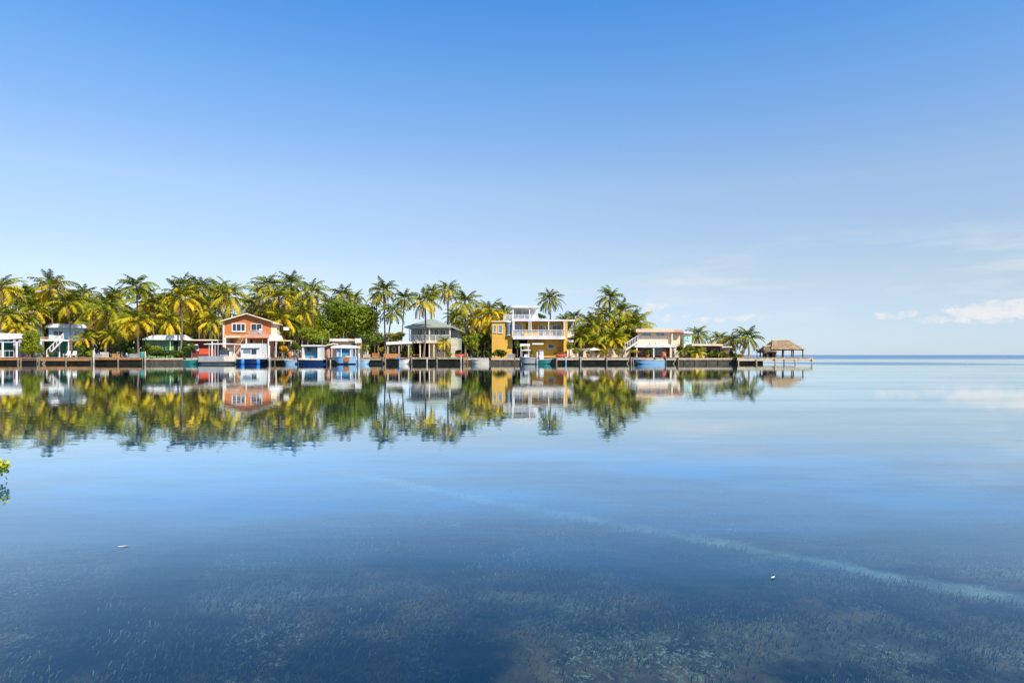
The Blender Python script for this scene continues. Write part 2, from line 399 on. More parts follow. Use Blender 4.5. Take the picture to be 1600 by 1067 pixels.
def build_bed():
    m = bpy.data.materials.new('seagrass_bed'); m.use_nodes = True
    nt = m.node_tree; N, L = nt.nodes.new, nt.links.new
    b = nt.nodes['Principled BSDF']; b.inputs['Roughness'].default_value = 0.95; b.inputs['Specular IOR Level'].default_value = 0.05

    def math_(op, a, b_=None, clamp=False):
        n = N('ShaderNodeMath'); n.operation = op; n.use_clamp = clamp
        for i, v in enumerate((a, b_)):
            if v is None: continue
            if isinstance(v, (int, float)): n.inputs[i].default_value = v
            else: L(v, n.inputs[i])
        return n.outputs[0]

    def sstep(v, a, c):
        n = N('ShaderNodeMapRange'); n.interpolation_type = 'SMOOTHSTEP'
        L(v, n.inputs[0]); n.inputs[1].default_value = a; n.inputs[2].default_value = c
        return n.outputs[0]
    geo = N('ShaderNodeNewGeometry')
    sp = N('ShaderNodeSeparateXYZ'); L(geo.outputs['Position'], sp.inputs[0])

    def noise(scale, stretch, detail=5, rough=0.6, rot=0):
        mp = N('ShaderNodeMapping'); mp.inputs['Scale'].default_value = stretch; mp.inputs['Rotation'].default_value = (0, 0, R(rot))
        L(geo.outputs['Position'], mp.inputs[0])
        n = N('ShaderNodeTexNoise'); L(mp.outputs[0], n.inputs[0])
        n.inputs['Scale'].default_value = scale; n.inputs['Detail'].default_value = detail; n.inputs['Roughness'].default_value = rough
        return n.outputs[0]

    def mix(f, a, c):
        n = N('ShaderNodeMixRGB'); L(f, n.inputs[0])
        for i, v in ((1, a), (2, c)):
            if isinstance(v, tuple): n.inputs[i].default_value = v + (1,)
            else: L(v, n.inputs[i])
        return n.outputs[0]
    p0 = noise(0.33, (1, 1.2, 1), 4, 0.55, 15)
    p1 = noise(0.50, (0.6, 1.15, 1), 5)
    p2 = noise(1.6, (1, 0.8, 1), 6, 0.65)
    p3 = noise(14, (1, 0.5, 1), 4, 0.7, 35)
    c = mix(sstep(p2, 0.35, 0.7), (0.008, 0.011, 0.009), (0.24, 0.125, 0.050))
    c = mix(sstep(p3, 0.55, 0.78), c, (0.26, 0.20, 0.10))
    sp1 = math_('MULTIPLY', sstep(noise(24, (1, 0.7, 1), 5, 0.75, 25), 0.50, 0.66), sstep(noise(0.9, (1, 0.7, 1), 3, 0.5, 20), 0.48, 0.62))
    c = mix(math_('MULTIPLY', sp1, 0.9), c, (0.52, 0.43, 0.25))
    c = mix(math_('MULTIPLY', math_('MULTIPLY', sstep(p1, 0.51, 0.66), sstep(noise(5, (1, 0.7, 1), 4, 0.7), 0.3, 0.62)), 0.75), c, (0.33, 0.27, 0.17))
    d = math_('ABSOLUTE', math_('SUBTRACT', math_('ADD', math_('MULTIPLY', sp.outputs[0], SCAR_N[0]), math_('MULTIPLY', sp.outputs[1], SCAR_N[1])),
                                math_('ADD', SCAR_C - 0.22, math_('MULTIPLY', noise(0.8, (1, 1, 1), 3), 0.44))))
    c = mix(math_('MULTIPLY', sstep(p0, 0.52, 0.40), 0.8), c, (0.006, 0.010, 0.012))
    c = mix(sstep(sp.outputs[1], 9, 18), c, (0.014, 0.020, 0.014))      # far bed colour dimmed so less veil shows over the reflections
    sc = math_('MULTIPLY', math_('MULTIPLY', math_('SUBTRACT', 1, sstep(math_('ADD', d, math_('MULTIPLY', math_('SUBTRACT', noise(1.7, (1, 1, 1), 6, 0.75), 0.5), 0.85)), -0.02, 0.31)), math_('SUBTRACT', 1, sstep(sp.outputs[1], 11, 16))), math_('ADD', 0.30, math_('MULTIPLY', sstep(p2, 0.3, 0.65), 0.7)))
    c = mix(math_('MINIMUM', sc, 1.0), c, (0.58, 0.53, 0.38))
    L(c, b.inputs['Base Color'])
    bp = N('ShaderNodeBump'); bp.inputs['Strength'].default_value = 0.8; bp.inputs['Distance'].default_value = 0.08
    L(p2, bp.inputs['Height']); L(bp.outputs[0], b.inputs['Normal'])
    mb = MB()
    mb.poly([(-24000, -60, -0.9), (24000, -60, -0.9), (24000, 30000, -0.9), (-24000, 30000, -0.9)])
    tag(mb.build('sea_bed', m), 'shallow sandy sea bed under the bay', 'sea bed', kind='structure')
    # seagrass meadow, real blades
    rng = random.Random(5)
    g = MB(); g.c = []
    from mathutils import noise as mn
    n = 0
    while n < 80000:
        y = 2.5 + 9.5 * rng.random() ** 1.5
        x = (rng.random() * 2 - 1) * (y * 0.80 + 0.6)
        dens = mn.noise((x * 0.55, y * 0.75, 3.3)) * 0.9 + mn.noise((x * 1.9, y * 1.9, 9.1)) * 0.5
        if dens < rng.random() * 0.7 - 0.45: continue
        if abs(x * SCAR_N[0] + y * SCAR_N[1] - SCAR_C) < rng.uniform(0.06, 0.40): continue
        n += 1
        pale = mn.noise((x * 0.8 + 7, y * 0.9, 1.7)) + 0.25 * mn.noise((x * 4, y * 4, 5))
        Lb = rng.uniform(0.02, 0.062) * (0.8 + y * 0.06); w = rng.uniform(0.002, 0.0042) * (0.7 + y * 0.14)
        a = 0.6 + 0.9 * mn.noise((x * 0.3, y * 0.3, 20)) + rng.gauss(0, 0.5)
        dx, dy = math.cos(a), math.sin(a)
        z0 = -0.9; p = [x, y, z0]; tilt = rng.uniform(0.15, 0.7)
        b0 = len(g.v)
        if pale > 0.22: top = lerp((0.10, 0.075, 0.035), (0.52, 0.44, 0.22), rng.random() ** 1.6)
        elif pale > -0.1: top = lerp((0.05, 0.036, 0.018), (0.30, 0.185, 0.085), rng.random())
        else: top = lerp((0.04, 0.036, 0.02), (0.16, 0.11, 0.055), rng.random())
        for k in range(3):
            t = k / 2
            ww = w * (1 - 0.5 * t)
            g.v += [(p[0] - dy * ww, p[1] + dx * ww, p[2]), (p[0] + dy * ww, p[1] - dx * ww, p[2])]
            cc = lerp((0.03, 0.026, 0.015), top, t)
            g.c += [cc, cc]
            th = tilt + t * 0.8
            p[0] += dx * math.sin(th) * Lb / 2; p[1] += dy * math.sin(th) * Lb / 2; p[2] += math.cos(th) * Lb / 2
        g.f += [(b0, b0 + 1, b0 + 3, b0 + 2), (b0 + 2, b0 + 3, b0 + 5, b0 + 4)]
    tag(g.build('seagrass', M['weed']), 'brown and olive seagrass growing on the sea bed close by', 'seagrass', kind='stuff')


build_water()
build_bed()


def build_land():
    b = MB(); rng = random.Random(2)
    front = [(-170, 112), (PX(0, 109), 109.2), (PX(226, 109), 109.0), (PX(300, 109), 108.2), (PX(600, 109), 108.8), (PX(860, 109), 108.6),
             (PX(1000, 108.6), 108.6), (PX(1085, 108.5), 108.5), (PX(1150, 108.4), 108.4), (PX(1192, 109), 109)]
    back = [(PX(1192, 109) + 1.5, 113), (36, 124), (30, 140), (10, 158), (-20, 172), (-70, 185), (-170, 190)]
    ring = front + back
    n = len(ring)
    b.v = [(x, y, 0.9) for x, y in ring] + [(x, y, -1.0) for x, y in ring]
    b.f.append(tuple(range(n)))
    for i in range(n):
        j = (i + 1) % n
        b.f.append((i, n + i, n + j, j))
    tag(b.build('ground', M['soil']), 'low sandy shore behind the docks', 'ground', kind='structure')


build_land()

#PALMS
# ------------------------------------------------------------------ palms
UP = Vector((0, 0, 1))


def frond(mb, o, az, el, Ln, droop, col, rng, n=15, wid=1.0):
    h = Vector((math.cos(az), math.sin(az), 0)); side = Vector((-math.sin(az), math.cos(az), 0))
    p = Vector(o); st = Ln / n
    tw = rng.uniform(-0.5, 0.5)
    prev = None
    for i in range(n + 1):
        t = i / n
        a = el - droop * t ** 1.25
        fw = h * math.cos(a) + UP * math.sin(a)
        up = side.cross(fw) * -1
        if up.z < 0 and abs(a) < 1.4: up = -up
        s2 = (side * math.cos(tw * t) + up * math.sin(tw * t)).normalized()
        w = 0.035 * (1 - 0.7 * t) + 0.01
        k = len(mb.v)
        mb.v += [tuple(p - s2 * w), tuple(p + s2 * w)]; mb.c += [lerp(col, (0.3, 0.25, 0.08), 0.4)] * 2
        if prev is not None: mb.f.append((prev, prev + 1, k + 1, k))
        prev = k
        if t > 0.14:
            ll = 0.245 * Ln * math.sin(math.pi * (0.14 + 0.78 * t)) ** 0.75 * wid
            for sgn in (-1, 1):
                l2 = ll * rng.uniform(0.82, 1.12)
                d = (s2 * (sgn * 0.8) + fw * rng.uniform(0.45, 0.75) - UP * rng.uniform(0.25, 0.75) + up * 0.12).normalized()
                bw = st * 0.44
                q = len(mb.v)
                c2 = lerp(col, lerp(col, (0.6, 0.45, 0.02), 0.5), rng.random() * 0.35)
                m_ = p + d * l2 * 0.55; e = p + d * l2 - UP * (0.18 * l2)
                mb.v += [tuple(p - fw * bw), tuple(p + fw * bw), tuple(m_ + fw * bw * 0.75), tuple(m_ - fw * bw * 0.75), tuple(e)]
                mb.c += [c2] * 5
                mb.f += [(q, q + 1, q + 2, q + 3), (q + 3, q + 2, q + 4)]
        p = p + fw * st


def crown_mesh(seed, gold, nf=34, Ln=3.1, tilt=0.0):
    rng = random.Random(seed); mb = MB(); mb.c = []
    a0 = rng.random() * 6.28
    for k in range(nf):
        t = k / (nf - 1)
        az = a0 + k * 2.39996 + rng.gauss(0, 0.2)
        el = R(82 - 108 * t ** 0.9 + rng.gauss(0, 7))
        dr = R(55 + 35 * rng.random() + 18 * math.sin(math.pi * t))
        L_ = Ln * rng.uniform(0.82, 1.1) * (0.78 + 0.35 * math.sin(math.pi * min(1, t * 0.8 + 0.1)))
        tint = min(1, max(0, gold * (0.02 + 1.4 * t) + rng.gauss(0, 0.12)))
        col = ramp(tint)
        if t > 0.93 and rng.random() < 0.5: col = DRY
        o = (0.10 * math.cos(az), 0.10 * math.sin(az), 0.15 - 0.35 * t)
        frond(mb, o, az, el, L_, dr, col, rng)
    # two or three dead fronds hanging on the stem
    for k in range(rng.randint(2, 5)):
        frond(mb, (0, 0, -0.3), rng.random() * 6.28, R(-50), Ln * 0.7, R(32), lerp(DRY, (0.40, 0.24, 0.07), rng.random()), rng, 10, 0.6)
    # spear, a green shaft at the heart
    o = mb.build('crown', M['leaf'])
    me = o.data; bpy.data.objects.remove(o)
    return me


CROWNS = {0: [crown_mesh(11 + i, 0.28) for i in range(6)], 1: [crown_mesh(31 + i, 0.50 + 0.05 * i) for i in range(7)], 2: [crown_mesh(51 + i, 0.78 + 0.05 * i) for i in range(7)]}
PRNG = random.Random(77)


def palm(px, py, Y, s, style, label, base=None, group='coconut palms along the shore', z0=0.85):
    """px,py: photo position of the crown's heart; base: photo column of the trunk's foot"""
    X, Z = PX(px, Y), PZ(py + 5, Y)
    bx = PX(base if base is not None else px + PRNG.uniform(-5, 5), Y)
    by = Y + PRNG.uniform(-1.0, 1.0)
    t = thing('palm_tree', label, 'palm tree', (bx, by, z0), group)
    mb = MB()
    H = Z - z0
    pts, rad = [], []
    n = 14
    cx = PRNG.uniform(-0.25, 0.25)
    for i in range(n + 1):
        u = i / n
        e = u + 0.25 * math.sin(math.pi * u) * 1.0
        x = bx + (X - bx) * (u ** 1.35) + cx * math.sin(math.pi * u)
        y = by + (Y - by) * u
        pts.append((x, y, z0 - 0.1 + (H + 0.1) * u))
        r = (0.15 + 0.13 * math.exp(-u * 9) - 0.03 * u) * (0.85 + 0.15 * s) * (1.0 + 0.05 * ((i % 2) * 2 - 1))
        rad.append(r)
    mb.tube(pts, rad, 7)
    mb.build('trunk', M['trunk'], t, smooth=True)
    me = PRNG.choice(CROWNS[style])
    c = bpy.data.objects.new('crown', me); COL.objects.link(c); c.parent = t
    c.location = (X - bx, Y - by, H)
    c.rotation_euler = (PRNG.gauss(0, 0.10), PRNG.gauss(0, 0.10), PRNG.random() * 6.28)
    k = s * PRNG.uniform(0.95, 1.08)
    c.scale = (k, k, k * PRNG.uniform(0.95, 1.12))
    return t


PALMS = [
    (2, 446, 128, 1.15, 1, 'tall palm cut by the left edge of the picture, higher of the two there'),
    (8, 489, 118, 1.05, 2, 'lower golden palm cut by the left edge above the white boathouse roof'),
    (36, 457, 136, 1.0, 0, 'dark green palm rising straight above the pink house'),
    (50, 482, 127, 1.0, 2, 'golden palm between the pink house and the turquoise house'),
    (80, 446, 131, 1.2, 2, 'tall golden palm above the left end of the turquoise house roof'),
    (62, 468, 141, 1.0, 1, 'half hidden palm behind the golden palms left of the turquoise house'),
    (106, 470, 111.3, 1.0, 1, 'palm whose dark trunk passes in front of the turquoise house', 107),
    (130, 457, 139, 1.05, 1, 'tall palm behind the right end of the turquoise house roof'),
    (147, 478, 131, 1.05, 2, 'golden palm just right of the turquoise house roof, behind'),
    (167, 483, 117, 1.25, 1, 'big drooping palm standing on the shore right of the turquoise house', 165),
    (150, 508, 122, 0.95, 1, 'low palm in the shade beside the turquoise house'),
    (190, 502, 126, 1.0, 2, 'low golden palm between the drooping palm and the tall lone-topped palm'),
    (213, 443, 128, 1.15, 0, 'tall dark topped palm clear of its neighbours left of the green cottage', 212),
    (214, 497, 110.5, 1.1, 2, 'low golden palm on the shore in front of the tall dark topped palm', 216),
    (238, 472, 133, 1.0, 1, 'palm leaning over the left end of the green cottage, behind', 242),
    (256, 466, 138, 0.85, 0, 'small dark palm behind the middle of the green cottage'),
    (264, 497, 120, 1.0, 2, 'low golden palm directly above the green cottage roof'),
    (283, 462, 110, 1.2, 2, 'golden palm whose dark trunk stands in front of the green cottage', 279),
    (287, 441, 146, 1.05, 0, 'tall dark palm far behind the green cottage'),
    (311, 446, 133, 1.15, 1, 'tall palm behind the gap between green and maroon cottages'),
    (318, 478, 125, 1.2, 2, 'wide golden palm with hanging fronds above the maroon cottage'),
    (300, 494, 129, 0.95, 1, 'low palm behind the right end of the green cottage'),
    (340, 452, 141, 1.1, 0, 'tall green palm behind the maroon cottage, left of the orange house'),
    (332, 498, 122, 0.9, 1, 'low palm close to the left wall of the orange house'),
    (358, 458, 124, 1.3, 2, 'broad golden palm towering over the left eave of the orange house', 339),
    (389, 472, 148, 1.0, 0, 'dark palm peeping over the ridge of the orange house'),
    (405, 455, 141, 1.0, 0, 'dark palm behind the right slope of the orange roof, left of a taller one'),
    (419, 442, 132, 1.15, 1, 'tall palm above the right eave of the orange house'),
    (436, 462, 128, 1.2, 1, 'palm with thick crown right of the orange house, middle of a clump'),
    (455, 440, 135, 1.15, 0, 'tallest palm of the clump right of the orange house', 453),
    (440, 494, 121, 1.1, 1, 'low palm just beside the right wall of the orange house'),
    (487, 453, 130, 1.15, 1, 'palm above the round bright green bush, left of the broad tree', 486),
    (474, 484, 126, 1.0, 1, 'lower palm left of the broad leafy tree'),
    (463, 505, 123, 0.9, 0, 'low dark palm between the orange house and the round bush'),
    (513, 470, 141, 0.85, 0, 'small dark palm behind the left shoulder of the broad leafy tree'),
    (536, 458, 139, 1.0, 1, 'palm rising behind the top of the broad leafy tree'),
    (554, 464, 143, 0.85, 0, 'small palm behind the right shoulder of the broad leafy tree'),
    (599, 450, 126, 0.85, 0, 'tall windblown palm standing clear between the broad tree and the grey house', 602),
    (588, 461, 135, 0.7, 1, 'small thin palm close left of the tall windblown palm', 591),
    (613, 482, 124, 0.9, 0, 'shorter palm just below the tall windblown palm', 607),
    (632, 462, 131, 0.8, 0, 'slender palm with a bare thin trunk left of the grey house roof', 625),
    (664, 467, 109.4, 0.95, 1, 'palm whose trunk rises in front of the grey hipped roof', 661),
    (675, 452, 129, 0.7, 0, 'small palm top behind the peak of the grey hipped roof', 677),
    (700, 451, 125, 0.95, 1, 'tall palm with ragged crown above the right slope of the grey roof', 697),
    (726, 468, 124, 1.1, 1, 'thick crowned palm between the grey house and the yellow house', 727),
    (714, 488, 133, 0.75, 0, 'short palm behind the right eave of the grey house'),
    (765, 485, 122, 1.1, 2, 'golden palm touching the left corner of the yellow house'),
    (746, 493, 130, 0.95, 2, 'lower golden palm left of the yellow house, next to a thicker one'),
    (788, 482, 131, 0.75, 1, 'small palm behind the left end of the yellow house roof terrace'),
    (859, 464, 129, 1.0, 0, 'lone tall palm rising behind the flat roof of the yellow house', 862),
    (883, 496, 133, 0.6, 0, 'small palm top behind the right end of the yellow house roof'),
    (897, 492, 129, 0.7, 1, 'small palm just right of the yellow house roof'),
    (953, 462, 121, 0.95, 0, 'tallest palm of the thicket left of the cream house', 958),
    (924, 504, 116, 1.0, 1, 'yellow green palm at the left of the thicket near the cream house'),
    (945, 494, 119, 1.1, 2, 'golden palm in the middle of the thicket near the cream house'),
    (973, 483, 122, 1.0, 1, 'palm right of the tallest one in the thicket near the cream house'),
    (990, 497, 123, 0.9, 0, 'dark green palm at the right of the thicket, over the cream house roof'),
    (909, 521, 113.5, 0.85, 1, 'low bushy palm beside the right balcony of the yellow house'),
    (958, 526, 112.5, 1.0, 2, 'low golden palm at the front of the thicket left of the cream house'),
    (983, 522, 115, 0.9, 1, 'low palm at the left wall of the cream house'),
    (935, 532, 112.5, 0.85, 2, 'lowest golden palm in front of the thicket, near the dock'),
    (1091, 519, 118, 0.75, 0, 'palm right of the white and mint cottage', 1089),
    (1124, 525, 116, 0.72, 1, 'left one of two close palms over the brown bungalow', 1124),
    (1144, 528, 114, 0.75, 1, 'right one of two close palms over the brown bungalow', 1142),
    (1168, 523, 111.5, 0.85, 0, 'last palm of the point, left of the thatched pavilion', 1167),
    (1069, 543, 110.5, 0.5, 0, 'little dark palm in front of the white and mint cottage', 1069),
    (1089, 546, 110, 0.5, 2, 'little golden palm in front of the brown bungalow', 1089),
    (30, 506, 119, 0.95, 2, 'low golden palm in front of the pink house'),
    (45, 500, 121, 0.8, 1, 'small palm at the right corner of the pink house'),
    (131, 524, 111.2, 0.65, 2, 'little golden palm in front of the right end of the turquoise house'),
    (175, 522, 113, 0.75, 2, 'little golden palm behind the crates on the dock'),
    (694, 530, 108.9, 0.45, 2, 'little yellow palm in front of the grey house balcony', 694),
]
FR = random.Random(321)
for (a, b, n, lo, hi, lab) in ((-30, 340, 36, 455, 512, 'palm half hidden in the dense grove behind the houses left of the orange house'),
                               (400, 500, 11, 462, 512, 'palm half hidden in the grove between the orange house and the broad leafy tree'),
                               (705, 795, 5, 490, 512, 'palm half hidden behind the others left of the yellow house'),
                               (905, 990, 6, 498, 530, 'palm half hidden inside the thicket left of the cream house')):
    for i in range(n):
        q = a + (b - a) * (i + FR.random()) / n
        PALMS.append((q, FR.uniform(lo, hi), FR.uniform(134, 148) if b < 800 else FR.uniform(117, 125), FR.uniform(0.95, 1.2), FR.choice((0, 1, 1, 2, 2)), lab))
for a in PALMS:
    palm(*a[:6], base=a[6] if len(a) > 6 else None)


# ------------------------------------------------------------------ broadleaf trees, shrubs
def leaf_cloud(mb, clumps, n, size, cols, rng):
    tot = sum((c[3] * c[4] * c[5]) ** 0.67 for c in clumps)
    for (cx, cy, cz, rx, ry, rz) in clumps:
        k = int(n * (rx * ry * rz) ** 0.67 / tot)
        shade = rng.uniform(-0.12, 0.12)
        for _ in range(k):
            d = Vector((rng.gauss(0, 1), rng.gauss(0, 1), rng.gauss(0, 1))).normalized()
            r = rng.random() ** 0.45 * rng.uniform(0.85, 1.12)
            p = Vector((cx + d.x * rx * r, cy + d.y * ry * r, cz + d.z * rz * r))
            nrm = (d + Vector((rng.gauss(0, .6), rng.gauss(0, .6), rng.gauss(0, .6) + 0.3))).normalized()
            a = nrm.cross(Vector((rng.gauss(0, 1), rng.gauss(0, 1), rng.gauss(0, 1)))).normalized(); b = nrm.cross(a)
            s = size * rng.uniform(0.6, 1.3)
            q = len(mb.v)
            mb.v += [tuple(p - a * s), tuple(p + b * s * 0.5), tuple(p + a * s), tuple(p - b * s * 0.5)]
            t = min(1, max(0, rng.random() * 0.8 + 0.1 + shade))
            mb.c += [lerp(cols[0], cols[1], t)] * 4
            mb.f.append((q, q + 1, q + 2, q + 3))


G_DARK = ((0.022, 0.050, 0.010), (0.085, 0.125, 0.015))
G_MID = ((0.05, 0.095, 0.010), (0.19, 0.23, 0.018))
G_LUSH = ((0.09, 0.16, 0.010), (0.33, 0.36, 0.022))
G_BRIGHT = ((0.12, 0.18, 0.010), (0.36, 0.38, 0.02))
G_YEL = ((0.18, 0.17, 0.015), (0.50, 0.40, 0.03))
G_GOLD = ((0.42, 0.22, 0.015), (0.75, 0.45, 0.03))


def bush(name, label, cat, px, py, rx, rz, Y, cols, n=1400, size=0.16, seed=0, group=None, lobes=7, ground=0.85):
    S = Y / F; rng = random.Random(seed * 13 + int(px) * 7 + int(py))
    X, Z = PX(px, Y), PZ(py, Y); RX, RZ = rx * S, rz * S; RY = min(RX, 2.6)
    t = thing(name, label, cat, (X, Y, ground), group)
    cl = [(X, Y, Z, RX * 0.66, RY * 0.66, RZ * 0.70)]
    for k in range(lobes):
        a = rng.random() * 6.28; e = rng.uniform(-0.5, 1.0); q = rng.uniform(0.28, 0.48)
        cl.append((X + RX * 0.66 * math.cos(a) * math.cos(e), Y + RY * 0.6 * math.sin(a), Z + RZ * 0.64 * math.sin(e), RX * q, RY * q, RZ * q))
    mb = MB(); mb.c = []
    leaf_cloud(mb, cl, n, size, cols, rng)
    mb.build('crown', M['foliage'], t)
    st = MB()
    k = 5 if RZ > 1.2 else 3
    st.tube([(X, Y, ground - 0.05), (X + 0.05, Y, max(ground + 0.15, Z - RZ * 0.5))], [0.05 + 0.06 * RZ, 0.03 + 0.04 * RZ], 6)
    for i in range(k):
        c = cl[1 + i % lobes]
        st.tube([(X + 0.03, Y, max(ground + 0.1, Z - RZ * 0.6)), ((X + c[0]) / 2, (Y + c[1]) / 2, (Z - RZ * 0.5 + c[2]) / 2 + 0.1), (c[0], c[1], c[2])], [0.03 + 0.035 * RZ, 0.03 + 0.02 * RZ, 0.015], 5)
    st.build('trunk', M['bark'], t)
    return t


bush('broadleaf_tree', 'broad leafy green tree with a wide round crown left of the grey house', 'tree', 546, 503, 52, 40, 127, G_LUSH, 11000, 0.24, 1, lobes=16)
bush('broadleaf_tree', 'round bright green tree right of the orange house, above a navy hulled boat', 'tree', 492, 525, 26, 15, 113, G_BRIGHT, 3600, 0.16, 2, lobes=10)
bush('broadleaf_tree', 'loose yellow green tree between the grey house and the yellow house', 'tree', 735, 536, 16, 17, 110, G_BRIGHT, 2200, 0.15, 3, lobes=9)
bush('broadleaf_tree', 'leafy green tree right of the white boathouse roof', 'tree', 50, 531, 15, 22, 111, G_BRIGHT, 2600, 0.15, 4, lobes=9)
bush('shrub', 'green shrub on the water edge below the leafy tree near the boathouse', 'shrub', 44, 547, 13, 11, 109.8, G_BRIGHT, 1200, 0.13, 5)
bush('shrub', 'yellow green shrub right of the broad leafy tree', 'shrub', 585, 530, 20, 13, 114, G_MID, 1900, 0.16, 6)
bush('shrub', 'golden shrub above the white dock awning left of the grey house', 'shrub', 618, 526, 18, 9, 115, G_YEL, 1500, 0.16, 7)
bush('shrub', 'yellow leaved shrub beside the carport of the orange house', 'shrub', 444, 547, 9, 7, 110, G_GOLD, 900, 0.12, 8)
bush('shrub', 'low yellow green shrub at the dock left of the grey house', 'shrub', 597, 547, 9, 5, 110, G_YEL, 600, 0.12, 9)
bush('shrub', 'dark leafy shrub under the tower of the yellow house', 'shrub', 783, 552, 11, 9, 110.2, G_DARK, 1200, 0.12, 10)
bush('shrub', 'narrow upright green shrub at the front corner of the yellow house', 'shrub', 808, 540, 5, 11, 110.6, G_MID, 800, 0.12, 11)
bush('shrub', 'round green shrub behind the loose yellow green tree', 'shrub', 752, 530, 15, 13, 118, G_MID, 1500, 0.16, 12)
bush('shrub', 'yellow shrub in front of the porch of the cream house', 'shrub', 992, 549, 8, 4, 110, G_YEL, 600, 0.11, 13)
bush('shrub', 'green shrub between the cream house and the white and mint cottage', 'shrub', 1062, 546, 6, 7, 111, G_MID, 700, 0.12, 14)
bush('shrub', 'small golden shrub at the right end of the brown bungalow', 'shrub', 1131, 552, 6, 4, 110, G_YEL, 500, 0.11, 15)
bush('shrub', 'small dark shrub at the water edge near the last palm', 'shrub', 1150, 556, 6, 5, 109.3, G_MID, 500, 0.11, 16)
bush('shrub', 'shaded green hedge at the foot of the green cottage', 'hedge', 258, 552, 28, 7, 109.6, G_DARK, 2600, 0.13, 17, lobes=12)
bush('shrub', 'bright green shrub at the left corner of the green cottage', 'shrub', 231, 545, 7, 12, 110.6, G_MID, 900, 0.13, 18)
bush('shrub', 'large dark shrub between the turquoise house and the crates', 'shrub', 133, 545, 12, 13, 111, G_DARK, 1800, 0.14, 19)
bush('shrub', 'dark green shrub behind the wooden crates on the dock', 'shrub', 188, 543, 20, 12, 112, G_DARK, 2200, 0.14, 20)
bush('shrub', 'dark green shrub between the green cottage and the maroon cottage', 'shrub', 288, 543, 9, 12, 111, G_DARK, 1200, 0.13, 21)
bush('shrub', 'olive shrub beside the parked boats right of the carport', 'shrub', 462, 541, 9, 9, 111, G_MID, 900, 0.13, 22)
bush('shrub', 'green shrub growing on the roof terrace edge behind the yellow house', 'shrub', 845, 494, 8, 5, 124, G_MID, 700, 0.14, 23)


for (px, py, rx, rz, Y, cc, lab) in (
        (125, 545, 8, 9, 109.6, G_MID, 'leafy green shrub covering the right half of the turquoise house'),
        (140, 552, 7, 6, 109.2, G_BRIGHT, 'bright low shrub at the right end of the turquoise house dock'),
        (64, 546, 5, 10, 109.0, G_BRIGHT, 'bright shrub at the left foot of the turquoise house balcony'),
        (244, 546, 9, 7, 109.0, G_BRIGHT, 'bright green shrub in front of the green cottage window'),
        (299, 541, 7, 10, 109.2, G_MID, 'green shrub at the left corner of the maroon cottage'),
        (352, 549, 5, 8, 109.3, G_MID, 'green shrub at the left front post of the orange house'),
        (640, 551, 5, 7, 109.2, G_BRIGHT, 'bright shrub at the left front corner of the grey house'),
        (701, 552, 6, 5, 109.2, G_BRIGHT, 'bright low shrub below the chimney of the grey house'),
        (822, 545, 5, 7, 109.4, G_BRIGHT, 'bright shrub under the left awning of the yellow house'),
        (870, 552, 6, 4, 109.3, G_MID, 'low green shrub in front of the yellow house ground floor'),
        (889, 541, 6, 9, 109.6, G_BRIGHT, 'bright green shrub at the right corner of the yellow house'),
        (37, 546, 8, 12, 110.8, G_MID, 'leafy shrub between the boathouse and the leafy green tree'),
        (760, 552, 6, 6, 109.4, G_DARK, 'small dark shrub on the seawall left of the yellow tower'),
        (772, 553, 5, 4, 109.2, G_MID, 'low green shrub at the foot of the yellow tower'),
        (745, 551, 6, 7, 109.6, G_MID, 'green shrub behind the low cream boat'),
        (716, 551, 5, 6, 110.5, G_DARK, 'dark shrub at the right corner of the grey house'),
        (631, 551, 5, 5, 109.8, G_MID, 'green shrub at the right end of the dock shelter'),
        (80, 553, 4, 4, 109.6, G_MID, 'little green shrub at the foot of the white stairs'),
        (125, 553, 5, 5, 109.6, G_MID, 'little green shrub right of the white lawn chairs'),
        (205, 550, 8, 8, 110.2, G_DARK, 'dark shrub behind the wide grey crate'),
        (280, 553, 9, 6, 109.4, G_MID, 'green shrub at the right end of the shaded hedge'),
        (508, 540, 6, 8, 112, G_MID, 'green shrub behind the brown shed'),
        (572, 545, 7, 8, 111, G_MID, 'green shrub behind the cluttered dock'),
        (900, 548, 7, 7, 110.5, G_BRIGHT, 'bright shrub in front of the garden wall near the yellow house'),
        (938, 550, 9, 6, 110.3, G_YEL, 'yellow shrub in front of the middle of the garden wall'),
        (966, 550, 7, 6, 110.3, G_BRIGHT, 'bright shrub at the right end of the garden wall'),
        (1078, 553, 7, 4, 110.0, G_DARK, 'dark shrub below the little golden palm at the bungalow'),
        (1108, 554, 8, 3, 109.8, G_MID, 'low green shrub under the bungalow windows')):
    bush('shrub', lab, 'shrub', px, py, rx, rz, Y, cc, 700, 0.12, 31)


def undergrowth():
    rng = random.Random(99); mb = MB(); mb.c = []
    spans = [(-60, 90, 482, 150), (90, 230, 478, 150), (230, 350, 478, 150), (350, 500, 474, 152), (500, 585, 486, 146), (585, 640, 528, 140),
             (705, 800, 506, 140), (888, 925, 512, 128), (925, 998, 508, 127), (1060, 1150, 546, 117)]
    for (a, b, top, Y) in spans:
        cl = []
        k = max(3, int((b - a) / 11))
        for i in range(k):
            px = a + (b - a) * (i + rng.random()) / k
            yy = Y + rng.uniform(-5, 5); zt = PZ(top + rng.uniform(-10, 16), yy)
            rz = max(0.8, (zt - 0.9) * rng.uniform(0.3, 0.5))
            for zc in (zt - rz, 0.9 + (zt - 0.9) * 0.3):
                cl.append((PX(px, yy), yy, zc, rng.uniform(1.6, 2.6), 2.0, rz))
        leaf_cloud(mb, cl, k * 900, 0.36, ((0.03, 0.055, 0.006), (0.15, 0.16, 0.010)), rng)
    tag(mb.build('undergrowth', M['foliage']), 'dark green thicket filling the ground behind the palms', 'undergrowth', kind='stuff')


